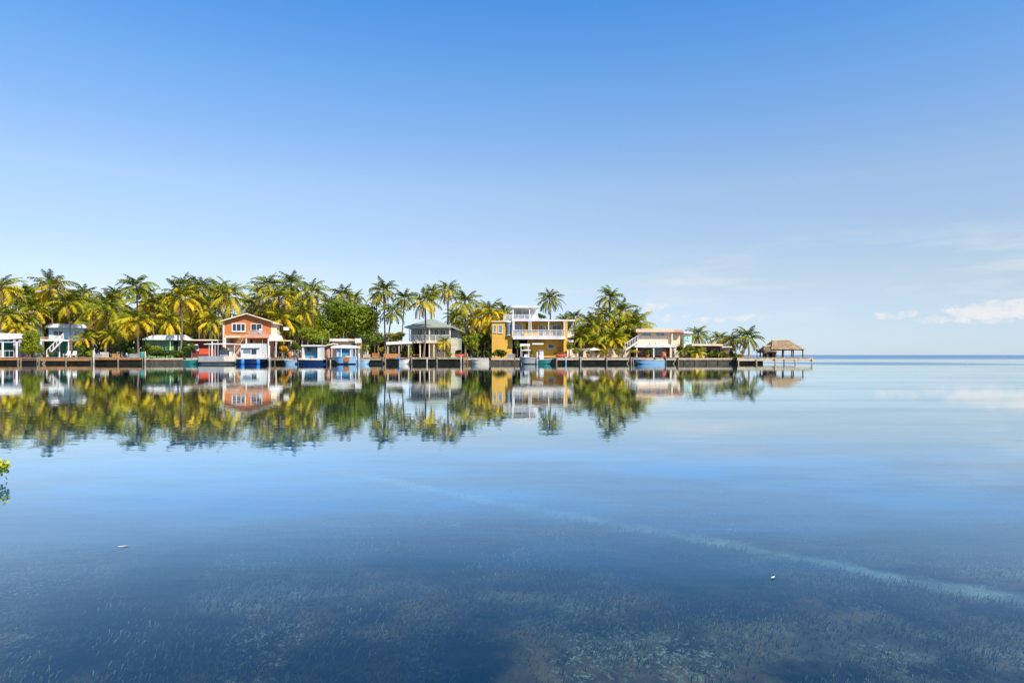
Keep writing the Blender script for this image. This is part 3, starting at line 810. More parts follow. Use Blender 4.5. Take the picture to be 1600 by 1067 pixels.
undergrowth()

#HOUSES
# ------------------------------------------------------------------ houses


class House:
    def __init__(s, name, label, cat, px, Y, z=0.9, group=None, turn=0.0):
        s.Y = Y; s.S = Y / F; s.x0 = PX(px, Y)
        s.root = thing(name, label, cat, (s.x0, Y, z), group)
        a = -math.atan2(s.x0, Y) * turn          # the left houses are turned a little towards the bay
        s.k = math.cos(a)
        s.root.rotation_euler = (0, 0, a)

    def X(s, px): return s.x0 + (PX(px, s.Y) - s.x0) * s.k
    def Z(s, py): return PZ(py, s.Y)

    def box(s, name, m, px0, px1, py0, py1, y0, y1, parent=None, floor=False):
        z1 = s.Z(py0); z0 = 0.85 if floor else s.Z(py1)
        return MB().box(s.X(px0), s.X(px1), s.Y + y0, s.Y + y1, z0, z1).build(name, M[m], parent or s.root)

    def prism(s, name, m, pts, y0, y1, parent=None):
        return MB().prism([(s.X(a), s.Z(b)) for a, b in pts], s.Y + y0, s.Y + y1).build(name, M[m], parent or s.root)

    def window(s, px0, px1, py0, py1, y=0.0, pane='glass', fm='white', mull=1, name='window', fw=0.08, sill=True):
        x0, x1, z0, z1 = s.X(px0), s.X(px1), s.Z(py1), s.Z(py0); Y = s.Y + y
        b = MB()
        b.box(x0, x0 + fw, Y - 0.07, Y + 0.03, z0, z1).box(x1 - fw, x1, Y - 0.07, Y + 0.03, z0, z1)
        b.box(x0 + fw, x1 - fw, Y - 0.07, Y + 0.03, z1 - fw, z1).box(x0 + fw, x1 - fw, Y - 0.07, Y + 0.03, z0, z0 + fw)
        for i in range(mull):
            c = x0 + (x1 - x0) * (i + 1) / (mull + 1)
            b.box(c - fw * 0.35, c + fw * 0.35, Y - 0.055, Y + 0.03, z0 + fw, z1 - fw)
        if sill: b.box(x0 - 0.05, x1 + 0.05, Y - 0.13, Y - 0.0705, z0 - 0.05, z0 + 0.03)
        w = b.build(name, M[fm], s.root)
        MB().box(x0 + fw * 0.5, x1 - fw * 0.5, Y - 0.02, Y - 0.005, z0 + fw * 0.5, z1 - fw * 0.5).build('pane', M[pane], w)
        return w

    def rail(s, px0, px1, py0, py1, y, m='white', step=0.14, name='railing', r=0.018):
        x0, x1, z1, z0 = s.X(px0), s.X(px1), s.Z(py0), s.Z(py1); Y = s.Y + y
        b = MB().box(x0, x1, Y - 0.04, Y + 0.04, z1 - 0.07, z1).box(x0, x1, Y - 0.025, Y + 0.025, z0 + 0.05, z0 + 0.11)
        n = max(1, int((x1 - x0) / step))
        for i in range(n + 1):
            x = x0 + (x1 - x0) * i / n
            w = 0.04 if i % 9 == 0 else r
            b.box(x - w, x + w, Y - w * 0.6, Y + w * 0.6, z0, z1 - 0.07)
        return b.build(name, M[m], s.root)

    def post(s, px, py0, py1, y, m='white', r=0.08, floor=False, name='post'):
        x = s.X(px); z1 = s.Z(py0); z0 = 0.85 if floor else s.Z(py1)
        return MB().box(x - r, x + r, s.Y + y - r, s.Y + y + r, z0, z1).build(name, M[m], s.root)

    def gable(s, name, m, px0, px1, pxp, pye, pyp, y0, y1, th=0.18):
        """pitched roof slab pair, ridge running away from the viewer"""
        x0, x1, xp, ze, zp = s.X(px0), s.X(px1), s.X(pxp), s.Z(pye), s.Z(pyp)
        return MB().prism([(x0, ze), (xp, zp), (x1, ze), (x1, ze - th), (xp, zp - th), (x0, ze - th)], s.Y + y0, s.Y + y1).build(name, M[m], s.root)

    def hip(s, name, m, px0, px1, pr0, pr1, pye, pyr, y0, y1, th=0.16):
        x0, x1, r0, r1 = s.X(px0), s.X(px1), s.X(pr0), s.X(pr1); ze, zr = s.Z(pye), s.Z(pyr); Y0, Y1 = s.Y + y0, s.Y + y1; ym = (Y0 + Y1) / 2
        b = MB()
        b.v = [(x0, Y0, ze), (x1, Y0, ze), (x1, Y1, ze), (x0, Y1, ze), (r0, ym, zr), (r1, ym, zr), (x0, Y0, ze - th), (x1, Y0, ze - th), (x1, Y1, ze - th), (x0, Y1, ze - th)]
        b.f = [(0, 1, 5, 4), (1, 2, 5), (2, 3, 4, 5), (3, 0, 4), (0, 6, 7, 1), (1, 7, 8, 2), (2, 8, 9, 3), (3, 9, 6, 0), (6, 9, 8, 7)]
        return b.build(name, M[m], s.root)

    def steps(s, pa, pb, y0, y1, m='white', n=10, name='stairs'):
        """a flight from photo point pa (top) to pb (bottom)"""
        xa, za, xb, zb = s.X(pa[0]), s.Z(pa[1]), s.X(pb[0]), s.Z(pb[1]); b = MB()
        for i in range(n):
            t0, t1 = i / n, (i + 1) / n
            z = za + (zb - za) * t1
            b.box(xa + (xb - xa) * t0, xa + (xb - xa) * t1 + (0.03 if xb > xa else -0.03), s.Y + y0 + 0.06, s.Y + y1 - 0.06, z - 0.05, z)
        for yy in (y0, y1 - 0.06):
            b.prism([(xa, za), (xb, zb), (xb, zb - 0.28), (xa, za - 0.28)], s.Y + yy, s.Y + yy + 0.06)
            b.prism([(xa, za + 0.95), (xb, zb + 0.95), (xb, zb + 0.87), (xa, za + 0.87)], s.Y + yy, s.Y + yy + 0.06)
            for i in range(6):
                t = i / 5
                x = xa + (xb - xa) * t; z = za + (zb - za) * t
                b.box(x - 0.03, x + 0.03, s.Y + yy + 0.01, s.Y + yy + 0.05, z - 0.05, z + 0.88)
        return b.build(name, M[m], s.root)


# --- white boathouse at the left edge
h = House('boathouse', 'open boathouse with a white roof and turquoise back wall at the left edge', 'boathouse', 12, 110, turn=1.0)
h.prism('roof', 'roofwhite', [(-40, 519.5), (43, 521.5), (37, 528.5), (-40, 533.5)], 0, 7)
h.box('fascia', 'lightblue', -40, 36, 533.6, 535.2, 0.15, 6.8)
h.box('wall', 'teal', -40, 21, 535.3, 559, 5, 5.3, floor=True)
for p in (4, 26):
    h.post(p, 533.4, 560, 0.3, 'white', 0.13, True)
h.rail(-6, 21, 547.5, 558.5, 0.4, 'white', 0.5)
h.box('counter', 'white', 1, 5, 549, 558, 1.0, 1.8, floor=True)

# --- pink house behind
h = House('pink_house', 'pink house with balcony columns half hidden behind the boathouse', 'house', 36, 124, turn=1.0)
h.box('wall', 'pink', 20, 49, 499, 559, 2.2, 6, floor=True)
h.box('roof', 'brown', 18, 51, 488.5, 490, -0.4, 10)
h.box('gable_wall', 'pink', 20, 49, 490, 499, 3.0, 9)
h.box('balcony', 'pink', 24, 48, 505, 508.5, 0, 2.2)
for p in (28, 38.5, 48):
    h.post(p, 490, 560, 0.15, 'pink', 0.13, True, 'column')
h.rail(28, 48, 500, 505, 0.15, 'pink', 0.3)
h.window(32, 37, 492, 503, 2.99, mull=0)
h.window(40, 45, 511, 519, 2.19, mull=0)

h = House('blue_cottage', 'pale blue cottage wall glimpsed between palms beside the pink house', 'house', 52, 134, turn=1.0)
h.box('wall', 'aqua', 46, 66, 488, 559, 0, 6, floor=True)
h.box('roof', 'roofwhite', 44, 68, 485.5, 487.9, -0.4, 6.4)
h.window(50, 54, 494, 501, 0, mull=0)

# --- turquoise house
h = House('turquoise_house', 'raised turquoise house with white roof and outside white stairs', 'house', 100, 113, turn=0.85)
h.prism('roof', 'roofwhite', [(73, 510.2), (82, 506.5), (130, 506.5), (134, 510.2), (134, 512.2), (73, 512.2)], -0.8, 8)
h.box('wall', 'aqua', 77, 130, 512.3, 530.9, 0.3, 7.5)
h.box('balcony', 'white', 67, 131, 531, 533.2, -1.6, 7.6)
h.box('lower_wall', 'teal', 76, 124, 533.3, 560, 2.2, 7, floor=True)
h.window(83, 99.5, 516.5, 527, 0.3)
h.window(114, 121, 516, 526, 0.3, mull=0, pane='curtain')
h.rail(67, 80, 527, 531, -1.5, 'coral', 0.15)
h.rail(80, 100, 524.5, 531, -1.5, 'white', 0.07)
for p in (67.6, 94.5, 108, 130):
    h.post(p, 533.1, 560, -1.4, 'white', 0.09, True)
h.steps((101, 530), (77, 556), -2.9, -1.9, 'white', 11)
h.box('door', 'white', 101, 107, 540, 558.6, 2.1, 2.19)
h.window(85, 92, 540, 550, 2.2, mull=0)

# --- green cottage
h = House('green_cottage', 'low green cottage with a white metal roof behind a hedge', 'house', 262, 112, turn=0.9)
h.prism('roof', 'roofwhite', [(224, 530.4), (238, 524.2), (290, 523.2), (301, 529.4), (301, 531.4), (224, 531.4)], -0.9, 8)
h.box('wall', 'green', 228, 299, 531.5, 560, 0, 7.5, floor=True)
h.window(238.5, 247.5, 533, 543, 0, mull=0, fm='green')
h.window(249, 258, 533, 544, 0, mull=1, fm='green')
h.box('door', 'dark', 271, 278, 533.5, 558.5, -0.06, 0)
h.box('flower_box', 'mint', 240, 261, 549, 552, -0.4, -0.001)
h.window(284, 291, 534, 542, 0, mull=0, fm='white')
h.post(266, 531.4, 560, -0.7, 'white', 0.06, True)

# --- maroon cottage
h = House('maroon_cottage', 'dark maroon cottage with a thin flat roof left of the orange house', 'house', 320, 113, turn=0.9)
h.box('roof', 'cream', 293, 349, 530.6, 532.4, -1.2, 7)
h.box('wall', 'maroon', 299, 348, 532.5, 560, 0, 6.5, floor=True)
h.box('lower_panel', 'red', 311, 326, 543.5, 553.5, -0.05, 0)
h.window(305, 310.5, 540.5, 547.5, 0, mull=0, pane='bluecanvas')
h.box('door', 'red', 326.5, 333, 538, 558.5, -0.05, 0)
h.box('awning', 'canvas', 292, 310, 538.2, 539.6, -1.1, -0.06)
for p in (331.5, 341):
    h.post(p, 532.4, 560, -1.0, 'white', 0.09, True)

# --- orange house
h = House('orange_house', 'two storey orange gabled house with balcony and white boat in front', 'house', 388, 112, turn=0.55)
h.prism('wall', 'orange', [(351, 502), (386, 492), (421, 502), (421, 524), (351, 524)], 0, 5.2)
h.gable('roof', 'cream', 347.5, 425, 386, 501.5, 489.5, -0.7, 5.6, 0.18)
h.box('side_wing', 'cream', 421.1, 430, 505, 531, 0.8, 4.8)
h.prism('wing_roof', 'cream', [(421.1, 501.3), (434, 504.6), (434, 506.2), (421.1, 504.9)], 0.3, 5.2)
h.box('corner_board', 'cream', 349.6, 352.2, 501.5, 559, -0.08, 0.3, floor=True)
h.window(363, 384, 505, 518.5, 0, mull=2, fw=0.16)
h.window(391.5, 409, 505.5, 516.8, 0, mull=1, fw=0.1, sill=False, name='sliding_door')
h.box('balcony', 'coral', 385, 421.5, 523.2, 528.2, -1.5, 0)
h.box('floor_band', 'fascia', 353, 384.9, 524.1, 527.9, -0.1, 0.2)
h.rail(391, 417, 516.6, 523.2, -1.4, 'gelgrey', 0.1)
h.box('lower_wall', 'coral', 352.3, 421, 528.3, 560, 1.2, 5, floor=True)
h.window(357, 365, 530, 535.5, 1.2, mull=0, fm='orange')
h.box('door', 'dark', 389, 392, 530, 556, 1.12, 1.19)
h.window(397, 416, 529.5, 536.5, 1.2, mull=1, fm='coral', pane='rust')
h.steps((384, 529), (370, 551), -2.4, -1.4, 'woodorange', 10)
for p in (356, 387, 420.3):
    h.post(p, 528.1, 560, -1.3, 'white', 0.10, True)
h.prism('carport_roof', 'roofwhite', [(421.6, 523.5), (436, 523.5), (439, 532), (421.6, 533)], -1.5, 2.5)
h.box('carport', 'cream', 431, 455, 531.5, 533, -1.7, 2)
for p in (432, 455):
    h.post(p, 533, 560, -1.5, 'white', 0.07, True)
h.box('hanging_cabinet', 'white', 438, 446, 509.5, 514.5, 3, 4)

# --- houses behind the boats
h = House('white_roofed_house', 'low house with a long white flat roof under the broad leafy tree', 'house', 541, 114)
h.box('roof', 'roofwhite', 517, 546, 529.2, 533.4, -0.8, 6)
h.box('porch_roof', 'roofwhite', 556.5, 566.5, 529, 536, -0.9, 3)
h.box('link_roof', 'woodlight', 546, 556.5, 531.4, 533, -0.5, 5)
h.box('wall', 'cream', 519, 565, 533.5, 560, 0.3, 5.5, floor=True)
h.box('shutter', 'yellow', 560.5, 567, 536.5, 547, -0.6, -0.5)
h.window(524, 534, 537, 548, 0.3, mull=1)
h.box('door', 'brown', 549, 555, 536, 558.5, 0.22, 0.3)
h.window(556, 560, 538, 547, 0.3, mull=0)

h = House('shed', 'small brown shed between the two blue boats', 'shed', 513, 110)
h.prism('roof', 'cream', [(506, 540.2), (521, 536.2), (521, 538.4), (506, 541.6)], -0.5, 3)
h.box('wall', 'brown', 508, 519.5, 541.7, 560, 0, 2.6, floor=True)
h.box('door', 'coral', 511, 515, 544, 558.5, -0.05, 0)

# --- dock shelter left of grey house
h = House('dock_shelter', 'open dock shelter with a pale awning roof left of the grey house', 'shelter', 622, 108.4)
h.prism('roof', 'canvas', [(604, 534.2), (640, 533.2), (640, 536.8), (604, 538.6)], -0.3, 3.2)
h.box('back_wall', 'brown', 607, 622, 539, 558, 2.7, 2.9, floor=True)
h.box('door', 'maroon', 616, 621, 541, 557.5, 2.62, 2.69)
h.window(608.5, 614, 541, 549, 2.7, mull=0)
for p in (606, 623.5, 638.5):
    h.post(p, 538.0, 560, 0, 'palepile', 0.08, True)
h.box('railing', 'woodorange', 600.5, 626.5, 552.5, 558.3, -0.75, -0.65)

# --- grey green house
h = House('grey_house', 'grey green two storey house with a hipped roof and front gallery', 'house', 672, 113)
h.hip('roof', 'roofgreen', 633, 708, 667, 674, 510.8, 496, -0.9, 9)
h.prism('side_roof', 'roofgreen', [(706, 508.8), (722, 516), (722, 518), (704, 511.6)], 0.2, 8)
h.box('wall', 'greyg', 640, 704, 511.2, 534, 1.4, 8)
h.box('side_wing', 'greyg', 704.1, 716, 515.5, 560, 2, 7.5, floor=True)
h.box('gallery_floor', 'cream', 639, 705, 533, 536, -0.7, 8.05)
h.box('beam', 'white', 639, 705, 511.4, 513.2, -0.6, -0.35)
h.window(649.5, 659, 513.8, 523.6, 1.4, mull=1)
h.window(663.5, 670, 513.8, 523.6, 1.4, mull=0)
h.window(676.5, 684.5, 513.8, 523.6, 1.4, mull=1)
h.window(686, 695, 513.8, 523.6, 1.4, mull=1)
h.rail(640, 704, 523.4, 533, -0.55, 'white', 0.12)
for p in (640.5, 671.5, 703.5):
    h.post(p, 513, 533, -0.5, 'white', 0.09)
h.box('back_wall', 'dark', 642, 672, 536.1, 560, 5.0, 5.2, floor=True)  # near-black colour holds the shade of the open ground floor
h.box('lower_wall', 'cream', 672, 704, 536.1, 560, 1.2, 7.9, floor=True)
h.box('left_wall', 'greyg', 639.5, 642, 536.1, 560, 0, 5.2, floor=True)
h.window(680, 687.5, 538, 550.5, 1.2, mull=1)
h.window(689.5, 697.5, 537, 550.5, 1.2, mull=1)
h.box('gallery_beam', 'yellow', 672.5, 704, 536.2, 537.8, -0.55, -0.35)
for p in (642, 657, 671.5, 678.5):
    h.post(p, 536.1, 560, -0.45, 'cream', 0.09, True)
h.box('chimney', 'stone', 704.6, 715, 528, 560, -0.3, 1.3, floor=True)
h.box('bench', 'rust', 645, 653, 553.5, 555.2, 0.4, 0.9)

# --- yellow house
h = House('yellow_house', 'three storey yellow house with white balconies and a white roof pavilion', 'house', 830, 113)
h.box('tower', 'yellow', 768.5, 800, 503, 560, 0.2, 8, floor=True)
h.box('tower_coping', 'cream', 767.5, 801, 501.2, 502.95, 0, 8.2)
h.window(770.5, 775.5, 508, 519.5, 0.2, mull=0, pane='curtain')
h.window(778.5, 785, 508, 520.5, 0.2, mull=0, pane='curtain')
b = MB()
xa, xb, za, zb = h.X(791), h.X(799.5), h.Z(523), h.Z(504)
for i in range(6):
    a0, a1 = math.pi * i / 6, math.pi * (i + 1) / 6
    xm, rr = (xa + xb) / 2, (xb - xa) / 2
    b.poly([(xm - rr * math.cos(a0), h.Y + 0.19 - rr * math.sin(a0), za), (xm - rr * math.cos(a1), h.Y + 0.19 - rr * math.sin(a1), za),
            (xm - rr * math.cos(a1), h.Y + 0.19 - rr * math.sin(a1), zb), (xm - rr * math.cos(a0), h.Y + 0.19 - rr * math.sin(a0), zb)])
b.build('bow_window', M['curtain'], h.root)
for zz in (zb, za - 0.12):
    b = MB(); b.tube([((xa + xb) / 2, h.Y + 0.19, zz), ((xa + xb) / 2, h.Y + 0.19, zz + 0.12)], (xb - xa) / 2 + 0.06, 14)
    b.build('bow_trim', M['white'], h.root)
h.box('upper_wall', 'yellow', 800.1, 886, 502.8, 530, 0.8, 8)
h.box('roof', 'white', 800.2, 898, 499.4, 502.2, -0.45, 8.3)
h.box('balcony', 'white', 801.5, 883, 526, 530.2, -0.9, 8.02)
h.box('lower_wall', 'yellow', 825, 886, 530.3, 560, 1.0, 8, floor=True)
h.box('corner_pier', 'yellow', 880.5, 886.5, 502.7, 560, -0.4, 0.6, floor=True)
h.box('left_pier', 'white', 800.6, 804, 502.7, 526, -0.7, -0.3)
h.rail(803, 881, 515.5, 526, -0.75, 'white', 0.11)
for p in (826.5, 829.5, 857, 881):
    h.post(p, 502.6, 526, -0.6, 'white', 0.08)
h.window(803.5, 816.5, 506, 525.5, 0.8, 'curtain', mull=2, name='sliding_door', sill=False)
h.window(842, 849, 507, 525.5, 0.8, 'glass', mull=1, name='sliding_door', sill=False)
h.window(852.5, 858.5, 508, 525.5, 0.8, 'curtain', mull=0, name='balcony_door', sill=False)
h.window(863, 878, 507, 525.5, 0.8, 'glass', mull=1, name='sliding_door', sill=False)
h.box('shutter', 'brown', 822, 825, 504, 516, 0.7, 0.79)
h.box('shutter', 'rust', 834, 840, 508, 516, 0.7, 0.79)
h.box('side_wing', 'cream', 886.6, 897, 502.8, 560, 2.5, 7, floor=True)
h.window(888, 895, 504.5, 514, 2.5, mull=0)
h.box('side_balcony', 'white', 886.7, 897.5, 523.5, 527.5, 0.2, 2.49)
h.rail(887, 897, 516.5, 523.5, 0.35, 'white', 0.12)
h.box('side_awning', 'canvas', 886.8, 896, 531.2, 534.5, 0, 2.48)
h.window(856.5, 866.5, 537.5, 544.5, 1.0, mull=0, pane='glass')
h.box('door', 'white', 842, 850, 546, 559, 0.93, 0.99)
h.window(870, 878, 541, 551, 1.0, mull=0, fm='yellow', pane='rust')
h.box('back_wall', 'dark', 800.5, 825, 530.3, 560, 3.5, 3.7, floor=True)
h.box('awning', 'canvas', 812.5, 828, 537.2, 540.8, -0.6, 0.99)
h.box('awning', 'canvas', 831.5, 849, 536.2, 538.4, -0.7, 0.98)
for p in (814, 826):
    h.post(p, 540.7, 560, -0.5, 'white', 0.06, True)
# roof pavilion
h.box('pavilion_roof', 'white', 800.2, 841, 476.8, 480.2, 1.0, 7)
h.box('pavilion_wall', 'white', 803, 838, 480.3, 499.1, 5.0, 6.6)
h.window(806, 816, 483, 492, 5.0, 'curtain', mull=1)
h.window(818, 832, 483, 497, 5.0, 'curtain', mull=2)
for p in (801.6, 828, 839.6):
    h.post(p, 480.1, 499.1, 1.3, 'white', 0.09)
h.rail(800.6, 841, 491, 499.1, 0.6, 'white', 0.11)
h.rail(787, 800, 491, 501.1, 1.2, 'white', 0.11)
h.box('roof_tank', 'white', 788, 800.0, 492.5, 501.1, 4, 5.5)
h.box('terrace_seat', 'blue', 817, 822, 493.5, 496, 2.2, 2.9)
h.box('terrace_seat', 'blue', 824, 830, 493.5, 496, 2.2, 2.9)

# --- garden wall right of the yellow house
h = House('garden_wall', 'cream garden wall under the palms right of the yellow house', 'wall', 940, 112)
h.box('wall', 'peach', 886, 985, 545.5, 560, 0, 0.25, floor=True)
h.box('coping', 'cream', 885.5, 985.5, 544.3, 545.4, -0.06, 0.31)
h.box('gate', 'dark', 904, 911, 547, 559, -0.06, 0)

# --- cream house
h = House('cream_house', 'cream flat roofed house with an orange fascia and white porch', 'house', 1030, 112)
h.box('wall', 'peach', 997, 1050, 519, 541, 0.4, 8)
h.box('roof', 'fascia', 993, 1052, 514.2, 518.9, -0.4, 8.4)
h.box('side_wall', 'cream', 1050.1, 1066, 519, 560, 1.5, 8, floor=True)
h.box('side_roof', 'coral', 1052.1, 1068.5, 515.2, 518.9, 0.6, 8.4)
h.box('downpipe', 'cream', 1049, 1051, 519, 544, -0.1, 0.39)
h.window(1003.5, 1018.5, 519.6, 524.8, 0.4, 'curtain', mull=1)
h.window(1025.5, 1040, 519.6, 524.8, 0.4, 'curtain', mull=1)
h.prism('porch_roof', 'roofwhite', [(989, 540.3), (996, 538), (1049, 538), (1053, 540.3), (1053, 542.8), (989, 542.8)], -1.9, 0.39)
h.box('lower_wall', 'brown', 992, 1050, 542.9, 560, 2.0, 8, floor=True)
h.box('door', 'red', 1001, 1009, 545, 559, 1.93, 1.99)
h.window(1003.5, 1014, 545.5, 555, 1.92, mull=1, fm='rust')
h.window(1022, 1044, 545, 555, 2.0, 'curtain', mull=3)
for p in (992, 1018, 1051):
    h.post(p, 542.7, 560, -1.7, 'white', 0.1, True)
h.box('porch_pillar', 'peach', 1050.5, 1055, 541, 560, -0.6, 0.2, floor=True)
h.box('rooftop_unit', 'white', 1014, 1018, 535, 538, -0.8, -0.1)
h.box('rooftop_unit', 'white', 1023, 1027, 534, 538, -0.8, -0.1)
h.box('rooftop_unit', 'white', 1030, 1033, 535, 538, -0.8, -0.1)
h.steps((996, 533), (976, 546), -0.6, 0.3, 'white', 7)
h.post(976, 540, 560, -0.5, 'palepile', 0.12, True)

h = House('mint_cottage', 'white cottage with mint green shutters right of the cream house', 'house', 1073, 114)
h.box('wall', 'white', 1068.6, 1080.5, 521, 560, 0, 7, floor=True)
h.box('roof', 'roofwhite', 1067.6, 1082, 518.9, 520.9, -0.4, 7.4)
h.box('shutter', 'mint', 1069.3, 1072, 525.5, 536, -0.06, 0)
h.box('shutter', 'mint', 1076, 1078.6, 525.5, 536, -0.06, 0)
h.window(1072.1, 1075.9, 526, 531, 0, 'bluecanvas', mull=0)

h = House('brown_bungalow', 'low brown bungalow with a pale flat roof near the end of the point', 'house', 1116, 112)
h.box('roof', 'cream', 1078, 1126, 537.6, 540.6, -1.2, 6)
h.box('wall', 'brown', 1082, 1123, 540.7, 560, 0, 5.5, floor=True)
h.box('wing_roof', 'cream', 1126.2, 1142, 541.2, 543, -0.6, 5)
h.box('wing_wall', 'pink', 1126.2, 1141, 543.1, 560, 0.3, 4.6, floor=True)
h.window(1097, 1105, 544, 551, 0, mull=1, fm='brown')
h.window(1110, 1120, 544, 551, 0, mull=1, fm='brown')
h.box('door', 'cream', 1090, 1094, 544, 558.5, -0.05, 0)
h.box('base_band', 'stone', 1082.2, 1122.8, 551.8, 558, -0.1, 0)
h.window(1130, 1136, 546, 552, 0.3, mull=0)


# --- thatched pavilions
def thatch_roof(root, x0, x1, y0, y1, ze, rx0, rx1, zr, seed):
    rng = random.Random(seed); ym = (y0 + y1) / 2; b = MB()
    rows = 9
    # layered courses, each a slightly proud ring with a ragged lower edge
    for k in range(rows):
        t0 = k / rows; t1 = min(1.0, (k + 1.35) / rows)

        def ring(t, dz):
            return [Vector((x0 + (rx0 - x0) * t, y0 + (ym - y0) * t, ze + (zr - ze) * t + dz)), Vector((x1 + (rx1 - x1) * t, y0 + (ym - y0) * t, ze + (zr - ze) * t + dz)),
                    Vector((x1 + (rx1 - x1) * t, y1 + (ym - y1) * t, ze + (zr - ze) * t + dz)), Vector((x0 + (rx0 - x0) * t, y1 + (ym - y1) * t, ze + (zr - ze) * t + dz))]
        lo, hi = ring(t0, 0.10), ring(t1, 0.02)
        for e in range(4):
            a, b_, c, d = lo[e], lo[(e + 1) % 4], hi[(e + 1) % 4], hi[e]
            n = max(4, int((b_ - a).length / 0.13))
            for i in range(n):
                u0, u1 = i / n, (i + 1) / n
                dr = rng.uniform(-0.02, 0.14)
                out = rng.uniform(0, 0.05)
                dn = (a - d).normalized()
                b.poly([a.lerp(b_, u0) + dn * dr + UP * out, a.lerp(b_, u1) + dn * (dr + rng.uniform(-0.04, 0.04)) + UP * out, d.lerp(c, u1), d.lerp(c, u0)])
    b.build('thatch_roof', M['thatch'], root)
    c = MB(); c.tube([(rx0 - 0.1, ym, zr + 0.03), (rx1 + 0.1, ym, zr + 0.03)], 0.14, 7)
    c.build('ridge_cap', M['thatch'], root)
    u = MB(); u.v = [(x0 + .1, y0 + .1, ze), (x1 - .1, y0 + .1, ze), (x1 - .1, y1 - .1, ze), (x0 + .1, y1 - .1, ze), (rx0, ym, zr - 0.12), (rx1, ym, zr - 0.12)]
    u.f = [(0, 1, 5, 4), (1, 2, 5), (2, 3, 4, 5), (3, 0, 4)]
    u.build('roof_lining', M['brown'], root)


def pavilion(label, px0, px1, pr0, pr1, pye, pyr, Y, depth, posts, seed, extra=None):
    x0, x1 = PX(px0, Y), PX(px1, Y)
    t = thing('thatched_pavilion', label, 'pavilion', ((x0 + x1) / 2, Y + depth / 2, 1.0), 'thatched pavilions on the pier')
    thatch_roof(t, x0, x1, Y, Y + depth, PZ(pye, Y), PX(pr0, Y), PX(pr1, Y), PZ(pyr, Y), seed)
    for p in posts:
        for yy in (Y + 0.45, Y + depth - 0.45):
            MB().tube([(PX(p, Y), yy, 0.98), (PX(p, Y), yy, PZ(pye, Y) + 0.05)], 0.11, 8).build('post', M['piling'], t, True)
    b = MB()
    for yy in (Y + 0.45, Y + depth - 0.45):
        b.box(x0 + 0.3, x1 - 0.3, yy - 0.06, yy + 0.06, PZ(pye, Y) - 0.08, PZ(pye, Y) + 0.1)
    b.build('beam', M['piling'], t)
    return t


t = pavilion('big thatched pavilion on posts at the end of the pier', 1205.5, 1259, 1217, 1243, 546.5, 531.5, 107, 5.2, (1210, 1226, 1241.5, 1256.5), 3)
MB().box(PX(1213, 107), PX(1223, 107), 109.5, 110.2, 1.0, PZ(551, 107)).build('bar_counter', M['dark'], t)
t = pavilion('small lower thatched pavilion leaning on the left of the big one', 1194.5, 1217, 1200, 1211, 550.5, 541, 106.6, 4.0, (1201, 1213.5), 8)
MB().box(PX(1202, 106.6), PX(1212.5, 106.6), 109.2, 109.4, 1.0, PZ(551.5, 106.6)).build('back_screen', M['brown'], t)

#DOCKS
# ------------------------------------------------------------------ docks and seawalls


def dock(name, label, px0, px1, Y, depth, top=1.0, deck='wood', fas='woodorange', step=3.3, pile_top=0.06, th=0.38, pm='piling', group='wooden docks along the shore', seed=0):
    rng = random.Random(int(px0) + seed)
    x0, x1 = PX(px0, Y), PX(px1, Y)
    t = thing(name, label, 'dock', ((x0 + x1) / 2, Y, 0), group)
    b = MB(); n = max(2, int((x1 - x0) / 0.16))
    w = (x1 - x0) / n
    for i in range(n):
        j = rng.uniform(-0.03, 0.03)
        b.box(x0 + w * i + 0.006, x0 + w * (i + 1) - 0.006, Y + j, Y + depth + j, top - 0.045, top + rng.uniform(-0.006, 0.006))
    b.build('deck', M[deck], t)
    MB().box(x0, x1, Y + 0.05, Y + 0.12, top - 0.06 - th, top - 0.05).box(x0, x1, Y + depth - 0.15, Y + depth - 0.07, top - 0.06 - th, top - 0.05).build('beam', M[fas], t)
    k = max(1, int((x1 - x0) / step))
    for i in range(k + 1):
        x = x0 + (x1 - x0) * i / k
        x = min(max(x, x0 + 0.15), x1 - 0.15) + rng.uniform(-0.1, 0.1)
        MB().tube([(x, Y - 0.14, -1.0), (x + rng.uniform(-0.03, 0.03), Y - 0.14, top + pile_top * rng.uniform(0.4, 1.8))], 0.12, 8).build('pile', M[pm], t, True)
    return t


def seawall(label, px0, px1, Y, top=0.95, m='seawall', cap='woodlight'):
    x0, x1 = PX(px0, Y), PX(px1, Y)
    t = thing('seawall', label, 'seawall', ((x0 + x1) / 2, Y, 0), 'seawalls along the shore')
    MB().box(x0, x1, Y, Y + 0.5, -1.0, top - 0.3).build('wall', M[m], t)
    MB().box(x0 - 0.02, x1 + 0.02, Y - 0.1, Y + 0.55, top - 0.3, top).build('cap', M[cap], t)
    n = max(2, int((x1 - x0) / 1.8))
    for i in range(n):
        x = x0 + (x1 - x0) * (i + 0.5) / n
        MB().box(x - 0.14, x + 0.14, Y - 0.09, Y - 0.002, -1.0, top - 0.302).build('buttress', M[m], t)
    return t


